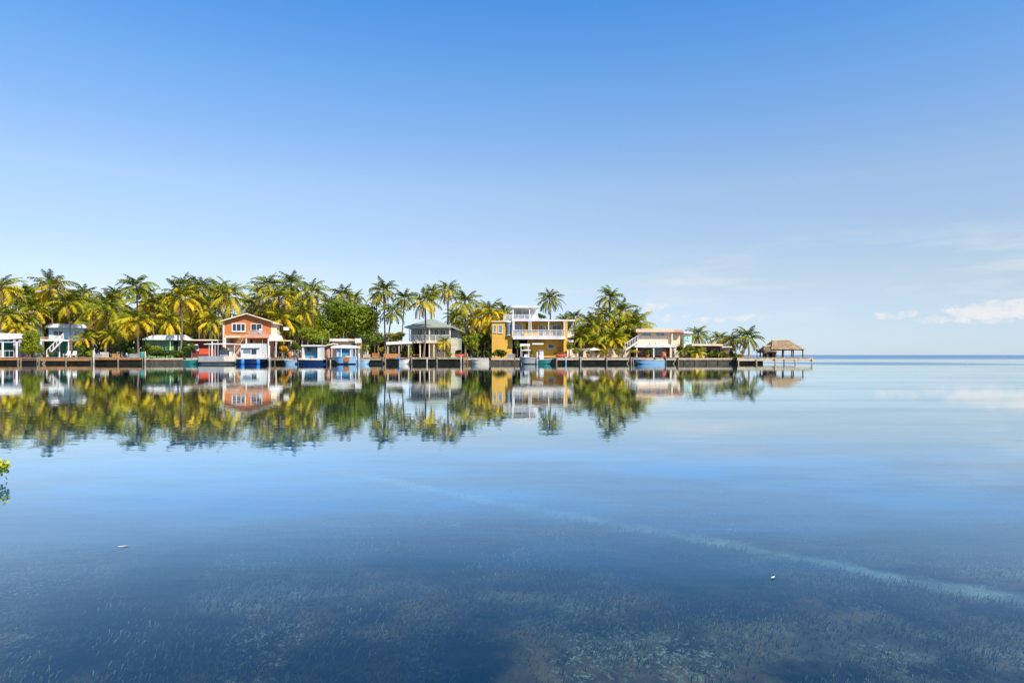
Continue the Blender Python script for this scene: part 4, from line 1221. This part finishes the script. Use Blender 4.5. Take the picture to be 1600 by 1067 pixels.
dock('dock', 'reddish wooden dock under the white boathouse', -60, 31, 107.2, 2.8, 1.0, 'woodorange', 'woodorange')
dock('dock', 'short shady dock between the boathouse and the turquoise house', 31, 60, 107.6, 2.4, 0.95, 'wood', 'brown')
dock('dock', 'pale dock with orange planking in front of the turquoise house', 61, 145, 107.0, 3.2, 1.02, 'woodlight', 'woodorange', th=0.5)
dock('dock', 'brown plank dock carrying crates left of the green cottage', 145.5, 226, 107.2, 2.6, 1.0, 'woodlight', 'woodorange', th=0.3)
seawall('dark seawall below the hedge of the green cottage', 226.5, 298, 107.9, 0.92)
dock('dock', 'whitish dock in front of the maroon cottage', 298, 345, 107.4, 2.2, 1.0, 'woodlight', 'cream', th=0.2)
dock('dock', 'dock in front of the orange house', 345, 463, 107.0, 3.0, 1.0, 'wood', 'wood')
dock('dock', 'dark dock behind the two blue boats', 463.5, 562, 107.6, 2.6, 1.0, 'wood', 'brown')
dock('dock', 'cluttered narrow dock right of the light blue boat', 562.5, 600, 107.8, 2.2, 1.0, 'woodlight', 'wood')
dock('dock', 'dock with an orange rail under the dock shelter', 600.5, 640, 106.6, 3.4, 1.0, 'woodorange', 'woodlight', th=0.12)
dock('dock', 'pale edged dock in front of the grey house', 640.5, 727, 106.6, 3.4, 1.02, 'woodlight', 'woodlight', th=0.2, step=3.4)
seawall('dark stone seawall between the grey house and the yellow house', 727.5, 812, 107.6, 0.9)
dock('dock', 'dark landing in front of the yellow house awnings', 812.5, 867, 107.6, 2.6, 1.0, 'wood', 'brown')
dock('dock', 'long pale dock from the yellow house to the cream house', 867.5, 988, 106.8, 2.6, 1.02, 'woodlight', 'woodlight', th=0.36)
dock('dock', 'dock in front of the cream house porch', 988.5, 1060, 107.4, 2.4, 1.0, 'woodlight', 'woodlight')
seawall('dark seawall with a pale cap below the brown bungalow', 1060.5, 1150, 107.8, 0.92)
dock('dock', 'long pier of pale boards carrying the thatched pavilions', 1152, 1271, 105.8, 7.0, 1.02, 'woodlight', 'woodlight', th=0.5, step=2.4, pile_top=-0.2, pm='wood')


# ------------------------------------------------------------------ boats
def hull_mesh(mb_h, x0, x1, Y, beam, z0, zs, bow=1, sheer=0.25, floor=None, n=14):
    """lofted open hull from stern to bow along X; returns floor height"""
    xs, xb = (x0, x1) if bow > 0 else (x1, x0)
    rows = []
    for i in range(n + 1):
        s = i / n
        w = beam / 2 * (0.86 + 0.14 * min(1, s * 3)) * (1 - max(0, (s - 0.45) / 0.55) ** 2.3)
        w = max(w, 0.02)
        x = xs + (xb - xs) * s
        xk = xs + (xb - xs) * (s if s < 0.7 else 0.7 + (s - 0.7) * 0.78)
        zt = zs + sheer * s * s
        kz = z0 + (zt - z0) * max(0, (s - 0.62) / 0.38) ** 2.2 * 0.8
        cz = kz + (zt - kz) * 0.35
        rows.append([(x, Y - w, zt), (xk + (x - xk) * 0.4, Y - w * 0.88, cz), (xk, Y, kz), (xk + (x - xk) * 0.4, Y + w * 0.88, cz), (x, Y + w, zt),
                     (x, Y + w * 0.86, zt), (x, Y + w * 0.82, max(cz + 0.05, zs - 0.45)), (x, Y - w * 0.82, max(cz + 0.05, zs - 0.45)), (x, Y - w * 0.86, zt)])
    base = len(mb_h.v); k = 9
    for r in rows: mb_h.v += r
    for i in range(n):
        for j in range(k):
            j2 = (j + 1) % k
            mb_h.f.append((base + i * k + j, base + i * k + j2, base + (i + 1) * k + j2, base + (i + 1) * k + j))
    mb_h.f.append(tuple(base + j for j in range(k)))
    mb_h.f.append(tuple(base + n * k + j for j in reversed(range(k))))
    return zs - 0.45


def boat(name, label, px0, px1, Y, py_s, beam, hm, bow=1, group='boats moored along the shore', sheer=0.2, stripe=None):
    x0, x1 = PX(px0, Y), PX(px1, Y); zs = PZ(py_s, Y)
    t = thing(name, label, 'boat', ((x0 + x1) / 2, Y, 0), group)
    b = MB(); fl = hull_mesh(b, x0, x1, Y, beam, -0.35, zs, bow, sheer)
    b.build('hull', M[hm], t, False)
    # rub rail along the near and far sheer
    r = MB(); xs, xb = (x0, x1) if bow > 0 else (x1, x0)
    for sg in (-1, 1):
        pts = []
        for i in range(13):
            s = i / 12; w = beam / 2 * (0.86 + 0.14 * min(1, s * 3)) * (1 - max(0, (s - 0.45) / 0.55) ** 2.3)
            pts.append((xs + (xb - xs) * s, Y + sg * (max(w, 0.02) + 0.015), zs + sheer * s * s - 0.02))
        r.tube(pts, 0.035, 5)
    r.build('rub_rail', M[stripe or 'gelwhite'], t)
    t['floor'] = fl
    return t


def outboard(t, x, Y, z, d, m='black'):
    b = MB()
    b.tube([(x, Y, z + 0.05), (x - d * 0.05, Y, z + 0.25), (x - d * 0.05, Y, z + 0.5), (x, Y, z + 0.62)], [0.13, 0.19, 0.18, 0.08], 8)
    b.box(x - 0.06, x + 0.06, Y - 0.05, Y + 0.05, -0.4, z + 0.1)
    b.box(x - 0.16, x + 0.16, Y - 0.12, Y + 0.12, -0.12, -0.09)
    b.tube([(x, Y, -0.38), (x - d * 0.25, Y, -0.38)], [0.07, 0.05], 6)
    return b.build('outboard_motor', M[m], t, True)


def canopy(t, px0, px1, py0, py1, Y, w, m='canvas', posts=(), pyb=558, pm='white', r=0.035, name='canopy'):
    x0, x1, z0, z1 = PX(px0, Y), PX(px1, Y), PZ(py1, Y), PZ(py0, Y)
    b = MB(); n = 8
    pr = [(x0, z0), (x1, z0)] + [(x1 - (x1 - x0) * i / n, z0 + (z1 - z0) * (0.55 + 0.45 * math.sin(math.pi * i / n))) for i in range(n + 1)]
    b.prism(pr, Y - w / 2, Y + w / 2).build(name, M[m], t)
    for p in posts:
        for sg in (-1, 1):
            MB().tube([(PX(p, Y), Y + sg * (w / 2 - 0.1), PZ(pyb, Y)), (PX(p, Y), Y + sg * (w / 2 - 0.1), z0 + 0.01)], r, 6).build('post', M[pm], t)


# pontoon houseboat in front of the maroon cottage
Y = 103
x0, x1 = PX(315, Y), PX(373, Y)
t = thing('pontoon_boat', 'long pontoon boat with a thin white canopy in front of the maroon cottage', 'boat', ((x0 + x1) / 2, Y, 0), 'boats moored along the shore')
for sg in (-1, 1):
    MB().tube([(x0, Y + sg * 0.95, 0.12), (x0 + 0.5, Y + sg * 0.95, 0.0), (x1 - 0.9, Y + sg * 0.95, 0.0), (x1, Y + sg * 0.95, 0.2)], [0.12, 0.32, 0.32, 0.08], 10).build('pontoon', M['antifoul'], t, True)
MB().box(x0 + 0.05, x1 - 0.1, Y - 1.3, Y + 1.3, 0.36, 0.46).build('deck', M['wood'], t)
MB().box(x0 + 0.1, PX(354, Y), Y - 1.25, Y - 1.2, 0.461, PZ(556.5, Y)).box(x0 + 0.1, PX(354, Y), Y + 1.2, Y + 1.25, 0.461, PZ(556.5, Y)).build('side_panel', M['gelgrey'], t)
MB().box(PX(355, Y), x1 - 0.2, Y - 1.26, Y + 1.2, 0.461, PZ(556.5, Y)).build('bow_panel', M['gelcream'], t)
MB().box(PX(360, Y), PX(366, Y), Y - 0.5, Y + 0.5, PZ(556.5, Y) + 0.002, PZ(543, Y)).build('console', M['gelcream'], t)
MB().box(PX(344, Y), PX(357, Y), Y - 0.2, Y + 0.9, 0.461, PZ(547, Y)).build('bench', M['grey'], t)
canopy(t, 324, 375, 536.4, 538.4, Y, 2.5, 'canvas', (332, 341, 371), 556.5, 'white', 0.05)
for p in (331, 337):
    pass
outboard(t, x0 - 0.1, Y, 0.5, 1)

# white cabin boat in front of the orange house
t = boat('cabin_boat', 'white cabin boat with a navy hull in front of the orange house', 374, 419, 103.5, 560.5, 2.9, 'navy', 1, sheer=0.1, stripe='gelcream')
Y = 103.5
MB().prism([(PX(381, Y), PZ(561, Y)), (PX(380.5, Y), PZ(538.5, Y)), (PX(389, Y), PZ(536.8, Y)), (PX(412, Y), PZ(536.8, Y)), (PX(413.5, Y), PZ(561, Y))], Y - 1.15, Y + 1.15).build('cabin', M['gelwhite'], t)
cb = t.children[-1]
MB().box(PX(384.5, Y), PX(396, Y), Y - 1.17, Y - 1.151, PZ(552, Y), PZ(545.6, Y)).build('window', M['curtain'], cb)
MB().box(PX(397.5, Y), PX(405, Y), Y - 1.17, Y - 1.151, PZ(553.5, Y), PZ(545.6, Y)).build('window', M['glass'], cb)
MB().box(PX(379.5, Y), PX(410, Y), Y - 1.3, Y + 1.3, PZ(544.5, Y), PZ(543.3, Y)).build('side_awning', M['gelgrey'], cb)
MB().box(PX(376, Y), PX(418, Y), Y - 1.35, Y + 1.3, PZ(560.8, Y), PZ(558, Y)).build('gunwale', M['gelcream'], t)
MB().tube([(PX(410, Y), Y, PZ(536.9, Y)), (PX(410, Y), Y, PZ(531, Y))], 0.03, 6).build('mast', M['steel'], t)
for p, q in ((378.7, 'left'), (403, 'right')):
    b = MB(); b.tube([(PX(p, 101.7), 101.75, -0.05), (PX(p, 101.7), 101.75, 0.1), (PX(p, 101.7), 101.75, 0.62), (PX(p, 101.7), 101.75, 0.74)], [0.22, 0.27, 0.27, 0.2], 12)
    tag(b.build('barrel', M['blue'], None, True), 'blue float barrel at the %s of the navy hulled cabin boat' % ('stern' if q == 'left' else 'middle'), 'barrel', 'blue float barrels')

# navy hull with white wheelhouse
t = boat('work_boat', 'long navy hulled boat with a white wheelhouse below the round tree', 463.5, 508, 102, 562.2, 2.6, 'navy', -1, sheer=0.12)
Y = 102
MB().box(PX(470, Y), PX(506, Y), Y - 1.1, Y + 1.1, PZ(562, Y), PZ(559.5, Y)).build('coaming', M['gelcream'], t)
for a, b_ in ((475, 477.5), (499, 504)):
    MB().box(PX(a, Y), PX(b_, Y), Y - 1.0, Y + 1.0, PZ(559.5, Y), PZ(541.5, Y)).build('wheelhouse_wall', M['gelwhite'], t)
MB().box(PX(474, Y), PX(505, Y), Y - 1.15, Y + 1.15, PZ(541.4, Y), PZ(539, Y)).build('wheelhouse_roof', M['gelwhite'], t)
MB().box(PX(477.6, Y), PX(498.9, Y), Y + 0.6, Y + 0.7, PZ(559.4, Y), PZ(541.5, Y)).build('back_panel', M['gelgrey'], t)
MB().box(PX(478, Y), PX(497, Y), Y - 0.2, Y + 0.5, PZ(559.4, Y), PZ(549, Y)).build('tarpaulin', M['bluecanvas'], t)
MB().box(PX(479, Y), PX(486, Y), Y + 0.55, Y + 0.599, PZ(547, Y), PZ(543.5, Y)).build('window', M['glass'], t)
MB().tube([(PX(489, Y), Y - 1.0, PZ(559.4, Y)), (PX(489, Y), Y - 1.0, PZ(556.5, Y))], [0.2, 0.17], 10).build('bucket', M['rust'], t)

# light blue boat with canopy
t = boat('canopy_boat', 'light blue boat with a pale canopy and blue canvas sides below the white flat roof', 520, 558, 102.5, 557.4, 2.6, 'lightblue', -1, sheer=0.05)
Y = 102.5
canopy(t, 520, 560, 539, 544, Y, 2.4, 'canvas', (521.5, 536, 552.5, 558), 558, 'white', 0.06)
MB().box(PX(529, Y), PX(536, Y), Y - 0.8, Y + 0.8, PZ(557.5, Y), PZ(544.6, Y)).build('curtain', M['lightblue'], t)
MB().box(PX(536.1, Y), PX(548, Y), Y - 0.7, Y + 0.9, PZ(556, Y), PZ(544.6, Y)).build('canvas_side', M['bluecanvas'], t)
MB().box(PX(549, Y), PX(551, Y), Y - 1.0, Y + 1.0, PZ(557.5, Y), PZ(544.2, Y)).build('frame', M['gelwhite'], t)
MB().box(PX(541.5, Y), PX(549, Y), Y - 1.42, Y - 1.3, PZ(565, Y), PZ(557.8, Y)).build('ladder_board', M['rust'], t)
outboard(t, PX(559.5, Y), Y, 0.6, -1)


def skiff(label, px0, px1, Y, pys, beam, hm, bow, motor='black', seat='gelwhite', console=None):
    t = boat('skiff', label, px0, px1, Y, pys, beam, hm, bow, sheer=0.14)
    x0, x1 = PX(px0, Y), PX(px1, Y); zs = PZ(pys, Y); d = 1 if bow > 0 else -1
    xs = x0 if bow > 0 else x1
    for q in (0.3, 0.6):
        x = x0 + (x1 - x0) * q
        MB().box(x - 0.14, x + 0.14, Y - beam * 0.4, Y + beam * 0.4, zs - 0.1, zs - 0.05).build('seat', M[seat], t)
    outboard(t, xs - d * 0.12, Y, zs - 0.15, d, motor)
    if console:
        a, b_, top = console
        MB().prism([(PX(a, Y), zs - 0.4), (PX(b_, Y), zs - 0.4), (PX(b_, Y) - 0.1, PZ(top, Y)), (PX(a, Y) + 0.05, PZ(top, Y))], Y - 0.4, Y + 0.4).build('console', M['gelwhite'], t)
    return t


skiff('small light blue skiff moored left of the navy hulled wheelhouse boat', 443, 464, 104, 563.2, 1.5, 'lightblue', -1)
skiff('small blue and white skiff right of the light blue canopy boat', 562, 578, 104.3, 562.8, 1.5, 'lightblue', 1)
skiff('teal skiff tied up in front of the maroon cottage', 290, 309, 104.5, 562.5, 1.6, 'tealhull', 1)
skiff('low cream boat moored left of the yellow house', 735, 764, 104, 562.3, 1.8, 'gelcream', -1)
skiff('green skiff with a small white console in front of the yellow house door', 838, 863, 104, 561.8, 1.7, 'tealhull', 1, console=(843, 850, 549))
skiff('long low light blue skiff in front of the cream house porch', 990, 1037, 103.5, 562.2, 1.9, 'lightblue', -1)
skiff('small pale skiff with a blue engine cover at the dock left of the grey house', 625, 640, 104, 562.2, 1.5, 'gelwhite', 1, 'blue')
t = boat('fishing_boat', 'grey fishing boat with a white top in front of the yellow house awnings', 811, 838, 103, 559, 2.1, 'gelgrey', -1)
Y = 103
canopy(t, 815, 829, 546, 548, Y, 1.7, 'canvas', (816.5, 827), 560, 'steel', 0.03, name='hard_top')
MB().prism([(PX(818, Y), PZ(560, Y)), (PX(826, Y), PZ(560, Y)), (PX(825, Y), PZ(552.5, Y)), (PX(820, Y), PZ(552.5, Y))], Y - 0.45, Y + 0.45).build('console', M['gelwhite'], t)
outboard(t, PX(839.5, Y), Y, 0.75, -1)

# whip aerials
for px, Y, z0_, z1_ in ((384, 103.5, 536.9, 524), (503, 102, 539.1, 526), (556, 102.5, 539.5, 528), (824, 103, 546.2, 533)):
    near = min((o for o in bpy.data.objects if o.get('category') == 'boat'), key=lambda o: (o.location.x - PX(px, Y)) ** 2)
    MB().tube([(PX(px, Y), Y, PZ(z0_, Y)), (PX(px, Y) + 0.12, Y, PZ(z1_, Y))], [0.022, 0.012], 5).build('aerial', M['white'], near)

#SMALL
# ------------------------------------------------------------------ mooring pilings, dock furniture


def mooring(px, py0, Y, m, label, r=0.11):
    x = PX(px, Y); b = MB(); z = PZ(py0, Y)
    b.tube([(x, Y, -1.0), (x + 0.02, Y, z - 0.05), (x + 0.02, Y, z)], [r, r * 0.92, r * 0.6], 9)
    tag(b.build('mooring_post', M[m], None, True), label, 'post', 'mooring posts in the water')


mooring(420.5, 540, 103.0, 'white', 'tall white mooring post at the bow of the white cabin boat')
mooring(310, 556, 103.5, 'piling', 'dark mooring post between the teal skiff and the pontoon boat')
mooring(429, 553, 103.5, 'piling', 'brown mooring post right of the white cabin boat, near the carport')
mooring(510.5, 551, 102.5, 'piling', 'dark mooring post between the two blue boats')
mooring(516, 556, 102.6, 'palepile', 'pale mooring post just left of the light blue canopy boat')
mooring(560.5, 552, 101.8, 'white', 'white mooring post at the stern of the light blue canopy boat')
mooring(667, 559, 105.0, 'palepile', 'short pale mooring post in front of the grey house dock')
mooring(730, 552, 105.2, 'rust', 'rusty orange post at the right end of the grey house dock')
mooring(720, 556, 105.2, 'palepile', 'pale post near the right end of the grey house dock')
mooring(839, 550, 102.0, 'white', 'white mooring post between the grey fishing boat and the green skiff')
mooring(884, 557, 105.3, 'lightblue', 'pale blue post in front of the long pale dock')
mooring(907, 557, 105.3, 'palepile', 'thin pale post right of the pale blue one at the long pale dock', 0.08)
mooring(804, 553, 106.3, 'piling', 'dark post by the seawall left of the grey fishing boat')
mooring(1040, 556, 104.0, 'piling', 'dark mooring post at the right end of the long light blue skiff')
mooring(226.5, 549, 106.4, 'palepile', 'pale post at the right end of the crate dock')
mooring(146, 547, 106.4, 'palepile', 'tall grey post where the crate dock meets the turquoise house dock', 0.16)
mooring(1225, 561, 105.0, 'piling', 'low dark mooring post in front of the thatched pavilions')


def chair(px, Y, z, rotz, label, m='white'):
    """slatted lawn chair with arms"""
    x = PX(px, Y)
    t = thing('lawn_chair', label, 'chair', (x, Y, z), 'white lawn chairs')
    b = MB()
    for i in range(5):
        b.box(x - 0.28, x + 0.28, Y - 0.30 + i * 0.12, Y - 0.20 + i * 0.12, z + 0.36 - i * 0.025, z + 0.385 - i * 0.025)
    b.build('seat', M[m], t)
    b = MB()
    for i in range(5):
        xx = x - 0.27 + i * 0.115
        b.poly([(xx, Y + 0.28, z + 0.27), (xx + 0.09, Y + 0.28, z + 0.27), (xx + 0.09, Y + 0.62, z + 1.0), (xx, Y + 0.62, z + 1.0)])
        b.poly([(xx, Y + 0.31, z + 0.27), (xx, Y + 0.65, z + 1.0), (xx + 0.09, Y + 0.65, z + 1.0), (xx + 0.09, Y + 0.31, z + 0.27)])
        b.poly([(xx, Y + 0.62, z + 1.0), (xx + 0.09, Y + 0.62, z + 1.0), (xx + 0.09, Y + 0.65, z + 1.0), (xx, Y + 0.65, z + 1.0)])
    b.build('backrest', M[m], t)
    for sg in (-1, 1):
        MB().box(x + sg * 0.36 - 0.06, x + sg * 0.36 + 0.06, Y - 0.36, Y + 0.4, z + 0.56, z + 0.59).build('armrest', M[m], t)
        MB().box(x + sg * 0.33 - 0.025, x + sg * 0.33 + 0.025, Y - 0.34, Y - 0.27, z, z + 0.56).build('leg', M[m], t)
        MB().box(x + sg * 0.33 - 0.025, x + sg * 0.33 + 0.025, Y + 0.32, Y + 0.39, z, z + 0.56).build('leg', M[m], t)
    return t


c0 = chair(104, 108.3, 1.02, 0, 'white lawn chair on the turquoise house dock, the one nearer the stairs')
dup(c0, (PX(115, 108.3), 108.3, 1.02), 'white lawn chair on the turquoise house dock, the one farther from the stairs', rotz=0.3)
dup(c0, (PX(404, 111.2), 111.2, PZ(523.2, 112) + 0.01), 'white chair on the balcony of the orange house', rotz=-0.2)


def crate(px, Y, z, w, hgt, m, label):
    x = PX(px, Y); t = thing('crate', label, 'crate', (x, Y, z), 'crates on the docks'); b = MB()
    n = 4
    for i in range(n):
        za = z + hgt * i / n + 0.01; zb = z + hgt * (i + 1) / n - 0.015
        b.box(x - w / 2, x + w / 2, Y - 0.3, Y - 0.275, za, zb).box(x - w / 2, x + w / 2, Y + 0.275, Y + 0.3, za, zb)
        b.box(x - w / 2, x - w / 2 + 0.025, Y - 0.274, Y + 0.274, za, zb).box(x + w / 2 - 0.025, x + w / 2, Y - 0.274, Y + 0.274, za, zb)
    b.build('slats', M[m], t)
    MB().box(x - w / 2 + 0.026, x + w / 2 - 0.026, Y - 0.27, Y + 0.27, z, z + hgt - 0.06).build('liner', M['grey'], t)
    f = MB()
    for a in (-1, 1):
        for c in (-1, 1):
            f.box(x + a * (w / 2 + 0.01) - 0.03, x + a * (w / 2 + 0.01) + 0.03, Y + c * 0.31 - 0.03, Y + c * 0.31 + 0.03, z, z + hgt)
    f.build('corner_frame', M[m], t)


crate(155, 108.2, 1.0, 1.0, 0.55, 'grey', 'grey crate at the left end of the crate dock')
crate(163, 108.4, 1.0, 0.9, 0.85, 'palepile', 'tall pale crate second from the left on the crate dock')
crate(181, 108.3, 1.0, 0.8, 0.6, 'woodorange', 'orange brown crate in the middle of the crate dock')
crate(210, 108.2, 1.0, 1.1, 0.6, 'grey', 'wide grey crate near the right end of the crate dock')
crate(573, 108.4, 1.0, 0.9, 0.5, 'palepile', 'pale crate on the cluttered dock right of the light blue boat')
crate(586, 108.5, 1.0, 0.8, 0.7, 'rust', 'rusty coloured crate on the cluttered dock')
crate(798, 109.3, 0.9, 1.0, 0.7, 'grey', 'grey crate on the ground under the yellow tower')


def barrel(px, Y, z, m, label, r=0.29, hh=0.88):
    x = PX(px, Y); b = MB()
    b.tube([(x, Y, z), (x, Y, z + hh * .03), (x, Y, z + hh * .33), (x, Y, z + hh * .35), (x, Y, z + hh * .38), (x, Y, z + hh * .64), (x, Y, z + hh * .66), (x, Y, z + hh * .69), (x, Y, z + hh * .97), (x, Y, z + hh)],
           [r * .92, r, r, r * 1.05, r, r, r * 1.05, r, r, r * .92], 14)
    tag(b.build('barrel', M[m], None, True), label, 'barrel', 'barrels standing on the docks')


barrel(1036, 108.4, 1.0, 'red', 'red barrel on the dock at the right of the cream house porch')
barrel(453, 108.5, 1.0, 'rust', 'rusty orange barrel on the dock beside the yellow leaved shrub')
barrel(222, 108.3, 1.0, 'teal', 'teal barrel at the right end of the crate dock')


def kayak(px0, px1, Y, z, m, label):
    x0, x1 = PX(px0, Y), PX(px1, Y); t = thing('kayak', label, 'kayak', ((x0 + x1) / 2, Y, z), 'kayaks'); b = MB()
    n = 12; pts, rad = [], []
    for i in range(n + 1):
        s = i / n; pts.append((x0 + (x1 - x0) * s, Y, z + 0.26 + 0.16 * (2 * s - 1) ** 2)); rad.append(max(0.02, 0.27 * math.sin(math.pi * (0.03 + 0.94 * s)) ** 0.7))
    b.tube(pts, rad, 10).build('hull', M[m], t, True)
    xm = (x0 + x1) / 2
    c = MB(); c.tube([(xm - 0.4, Y, z + 0.52), (xm, Y, z + 0.55), (xm + 0.4, Y, z + 0.52)], [0.1, 0.2, 0.1], 8).build('cockpit_rim', M['black'], t, True)


kayak(868, 886, 108.2, 1.02, 'red', 'red kayak lying on the dock at the yellow house corner')
kayak(710, 726, 108.3, 1.02, 'red', 'dark red kayak lying on the dock at the right of the grey house')


def umbrella(px, py, Y, z, r, m, label):
    x = PX(px, Y); zt = PZ(py, Y); t = thing('beach_umbrella', label, 'umbrella', (x, Y, z), 'umbrellas')
    MB().tube([(x, Y, z), (x, Y, zt)], 0.03, 6).build('pole', M['steel'], t)
    b = MB(); n = 10
    top = (x, Y, zt)
    for i in range(n):
        a0, a1 = 6.283 * i / n, 6.283 * (i + 1) / n
        am = (a0 + a1) / 2
        p0 = (x + r * math.cos(a0), Y + r * math.sin(a0), zt - r * 0.38); p1 = (x + r * math.cos(a1), Y + r * math.sin(a1), zt - r * 0.38)
        pm = (x + r * .93 * math.cos(am), Y + r * .93 * math.sin(am), zt - r * 0.36)
        b.poly([top, p0, pm]); b.poly([top, pm, p1])
    b.build('canopy', M[m], t)


umbrella(928, 543, 109.5, 1.0, 1.1, 'canvas', 'white beach umbrella on the long pale dock under the palms')


def planter(px, Y, z, label, cols, r=0.3):
    x = PX(px, Y); t = thing('planter', label, 'planter', (x, Y, z), 'potted plants'); rng = random.Random(int(px))
    MB().tube([(x, Y, z), (x, Y, z + 0.4), (x, Y, z + 0.45)], [r * .7, r, r * 1.05], 12).build('pot', M['rust'], t, True)
    b = MB(); b.c = []
    leaf_cloud(b, [(x, Y, z + 0.8, r * 1.4, r * 1.4, 0.42), (x + .15, Y, z + 1.0, r, r, .3)], 220, 0.1, cols, rng)
    b.build('plant', M['foliage'], t)


planter(919, 108.6, 1.02, 'potted green plant on the long pale dock, left of the umbrella', G_MID)
planter(948, 108.6, 1.02, 'potted yellow plant on the long pale dock, right of the umbrella', G_YEL)
planter(830, 109.2, 1.0, 'potted plant on the landing under the yellow house awnings', G_MID)
planter(1012, 109.3, 1.0, 'potted plant by the red door of the cream house', G_MID)
planter(1160, 109.5, 1.02, 'potted plant where the pier meets the point', G_MID)

# person-sized dock lamp
x = PX(1183, 107); t = thing('dock_lamp', 'dark thin lamp post on the pier left of the thatched pavilions', 'lamp post', (x, 107, 1.0))
MB().tube([(x, 107, 1.0), (x, 107, 2.0)], 0.05, 8).build('pole', M['black'], t)
MB().tube([(x, 107, 2.0), (x, 107, 2.05), (x, 107, 2.25), (x, 107, 2.35)], [0.1, 0.2, 0.17, 0.05], 10).build('lamp_head', M['black'], t)

# debris on the water
for (px, py, lab) in ((193, 854, 'small white feather floating on the water at the left'), (1208, 903, 'small white feather floating on the water at the right')):
    Yd = EYE * F / (py - HZ); xd = PX(px, Yd); b = MB(); n = 8
    for i in range(n):
        u0, u1 = i / n, (i + 1) / n
        w0, w1 = 0.012 * math.sin(math.pi * (0.06 + 0.9 * u0)), 0.012 * math.sin(math.pi * (0.06 + 0.9 * u1))
        l = 0.055 if px < 500 else 0.036
        f = lambda u, w: (xd + (u - .5) * l, Yd + (u - .5) * l * 0.9 - w, 0.006 + 0.004 * (2 * u - 1) ** 2)
        b.poly([f(u0, -w0), f(u0, w0), f(u1, w1), f(u1, -w1)])
    tag(b.build('feather', M['gelcream']), lab, 'feather', 'feathers on the water')

# mangrove branch reaching into the picture at the left edge
rng = random.Random(4)
Ym = 7.6
bx = PX(-120, Ym)
t = thing('mangrove_shrub', 'near mangrove branch with yellow green leaves poking in at the left edge', 'shrub', (bx, Ym, -0.9))
tip = [(PX(8, Ym), Ym, PZ(734, Ym)), (PX(15, Ym), Ym - 0.05, PZ(725, Ym)), (PX(-2, Ym), Ym, PZ(730, Ym)), (PX(-45, Ym), Ym + .1, PZ(745, Ym)), (PX(-60, Ym), Ym, PZ(690, Ym)), (PX(-80, Ym), Ym + .1, PZ(720, Ym))]
st = MB()
st.tube([(bx, Ym, -0.95), (bx + 0.05, Ym, -0.3), (bx + 0.1, Ym, 0.15), (PX(-70, Ym), Ym, 0.45)], [0.03, 0.025, 0.02, 0.014], 7)
for k in (-0.25, 0.2, 0.05):
    st.tube([(bx + k, Ym + k * 0.6, -0.95), (bx + k * 0.6, Ym + k * .3, -0.2), (bx + 0.05, Ym, 0.05)], 0.012, 6)
lf = MB(); lf.c = []
for p in tip:
    p = Vector(p)
    st.tube([(PX(-75, Ym), Ym, 0.42), tuple((Vector((PX(-60, Ym), Ym, 0.43)) + p) / 2), tuple(p)], [0.01, 0.007, 0.004], 5)
    for k in range(20):
        d = Vector((rng.uniform(-0.4, 1.0), rng.gauss(0, 0.6), rng.uniform(-0.5, 1.0))).normalized()
        q = p + Vector((rng.uniform(-0.07, 0.02), rng.gauss(0, 0.02), rng.gauss(0, 0.025)))
        l, w = rng.uniform(0.04, 0.06), rng.uniform(0.013, 0.019)
        s_ = d.cross(Vector((rng.gauss(0, .4), -1, rng.gauss(0.4, .4)))).normalized()
        n0 = len(lf.v)
        lf.v += [tuple(q), tuple(q + d * l * .35 + s_ * w), tuple(q + d * l * .75 + s_ * w * .8), tuple(q + d * l), tuple(q + d * l * .75 - s_ * w * .8), tuple(q + d * l * .35 - s_ * w)]
        c = lerp((0.26, 0.30, 0.012), (0.66, 0.62, 0.02), rng.random())
        lf.c += [c] * 6
        lf.f.append(tuple(range(n0, n0 + 6)))
st.build('branch', M['bark'], t)
lf.build('leaves', M['foliage'], t)
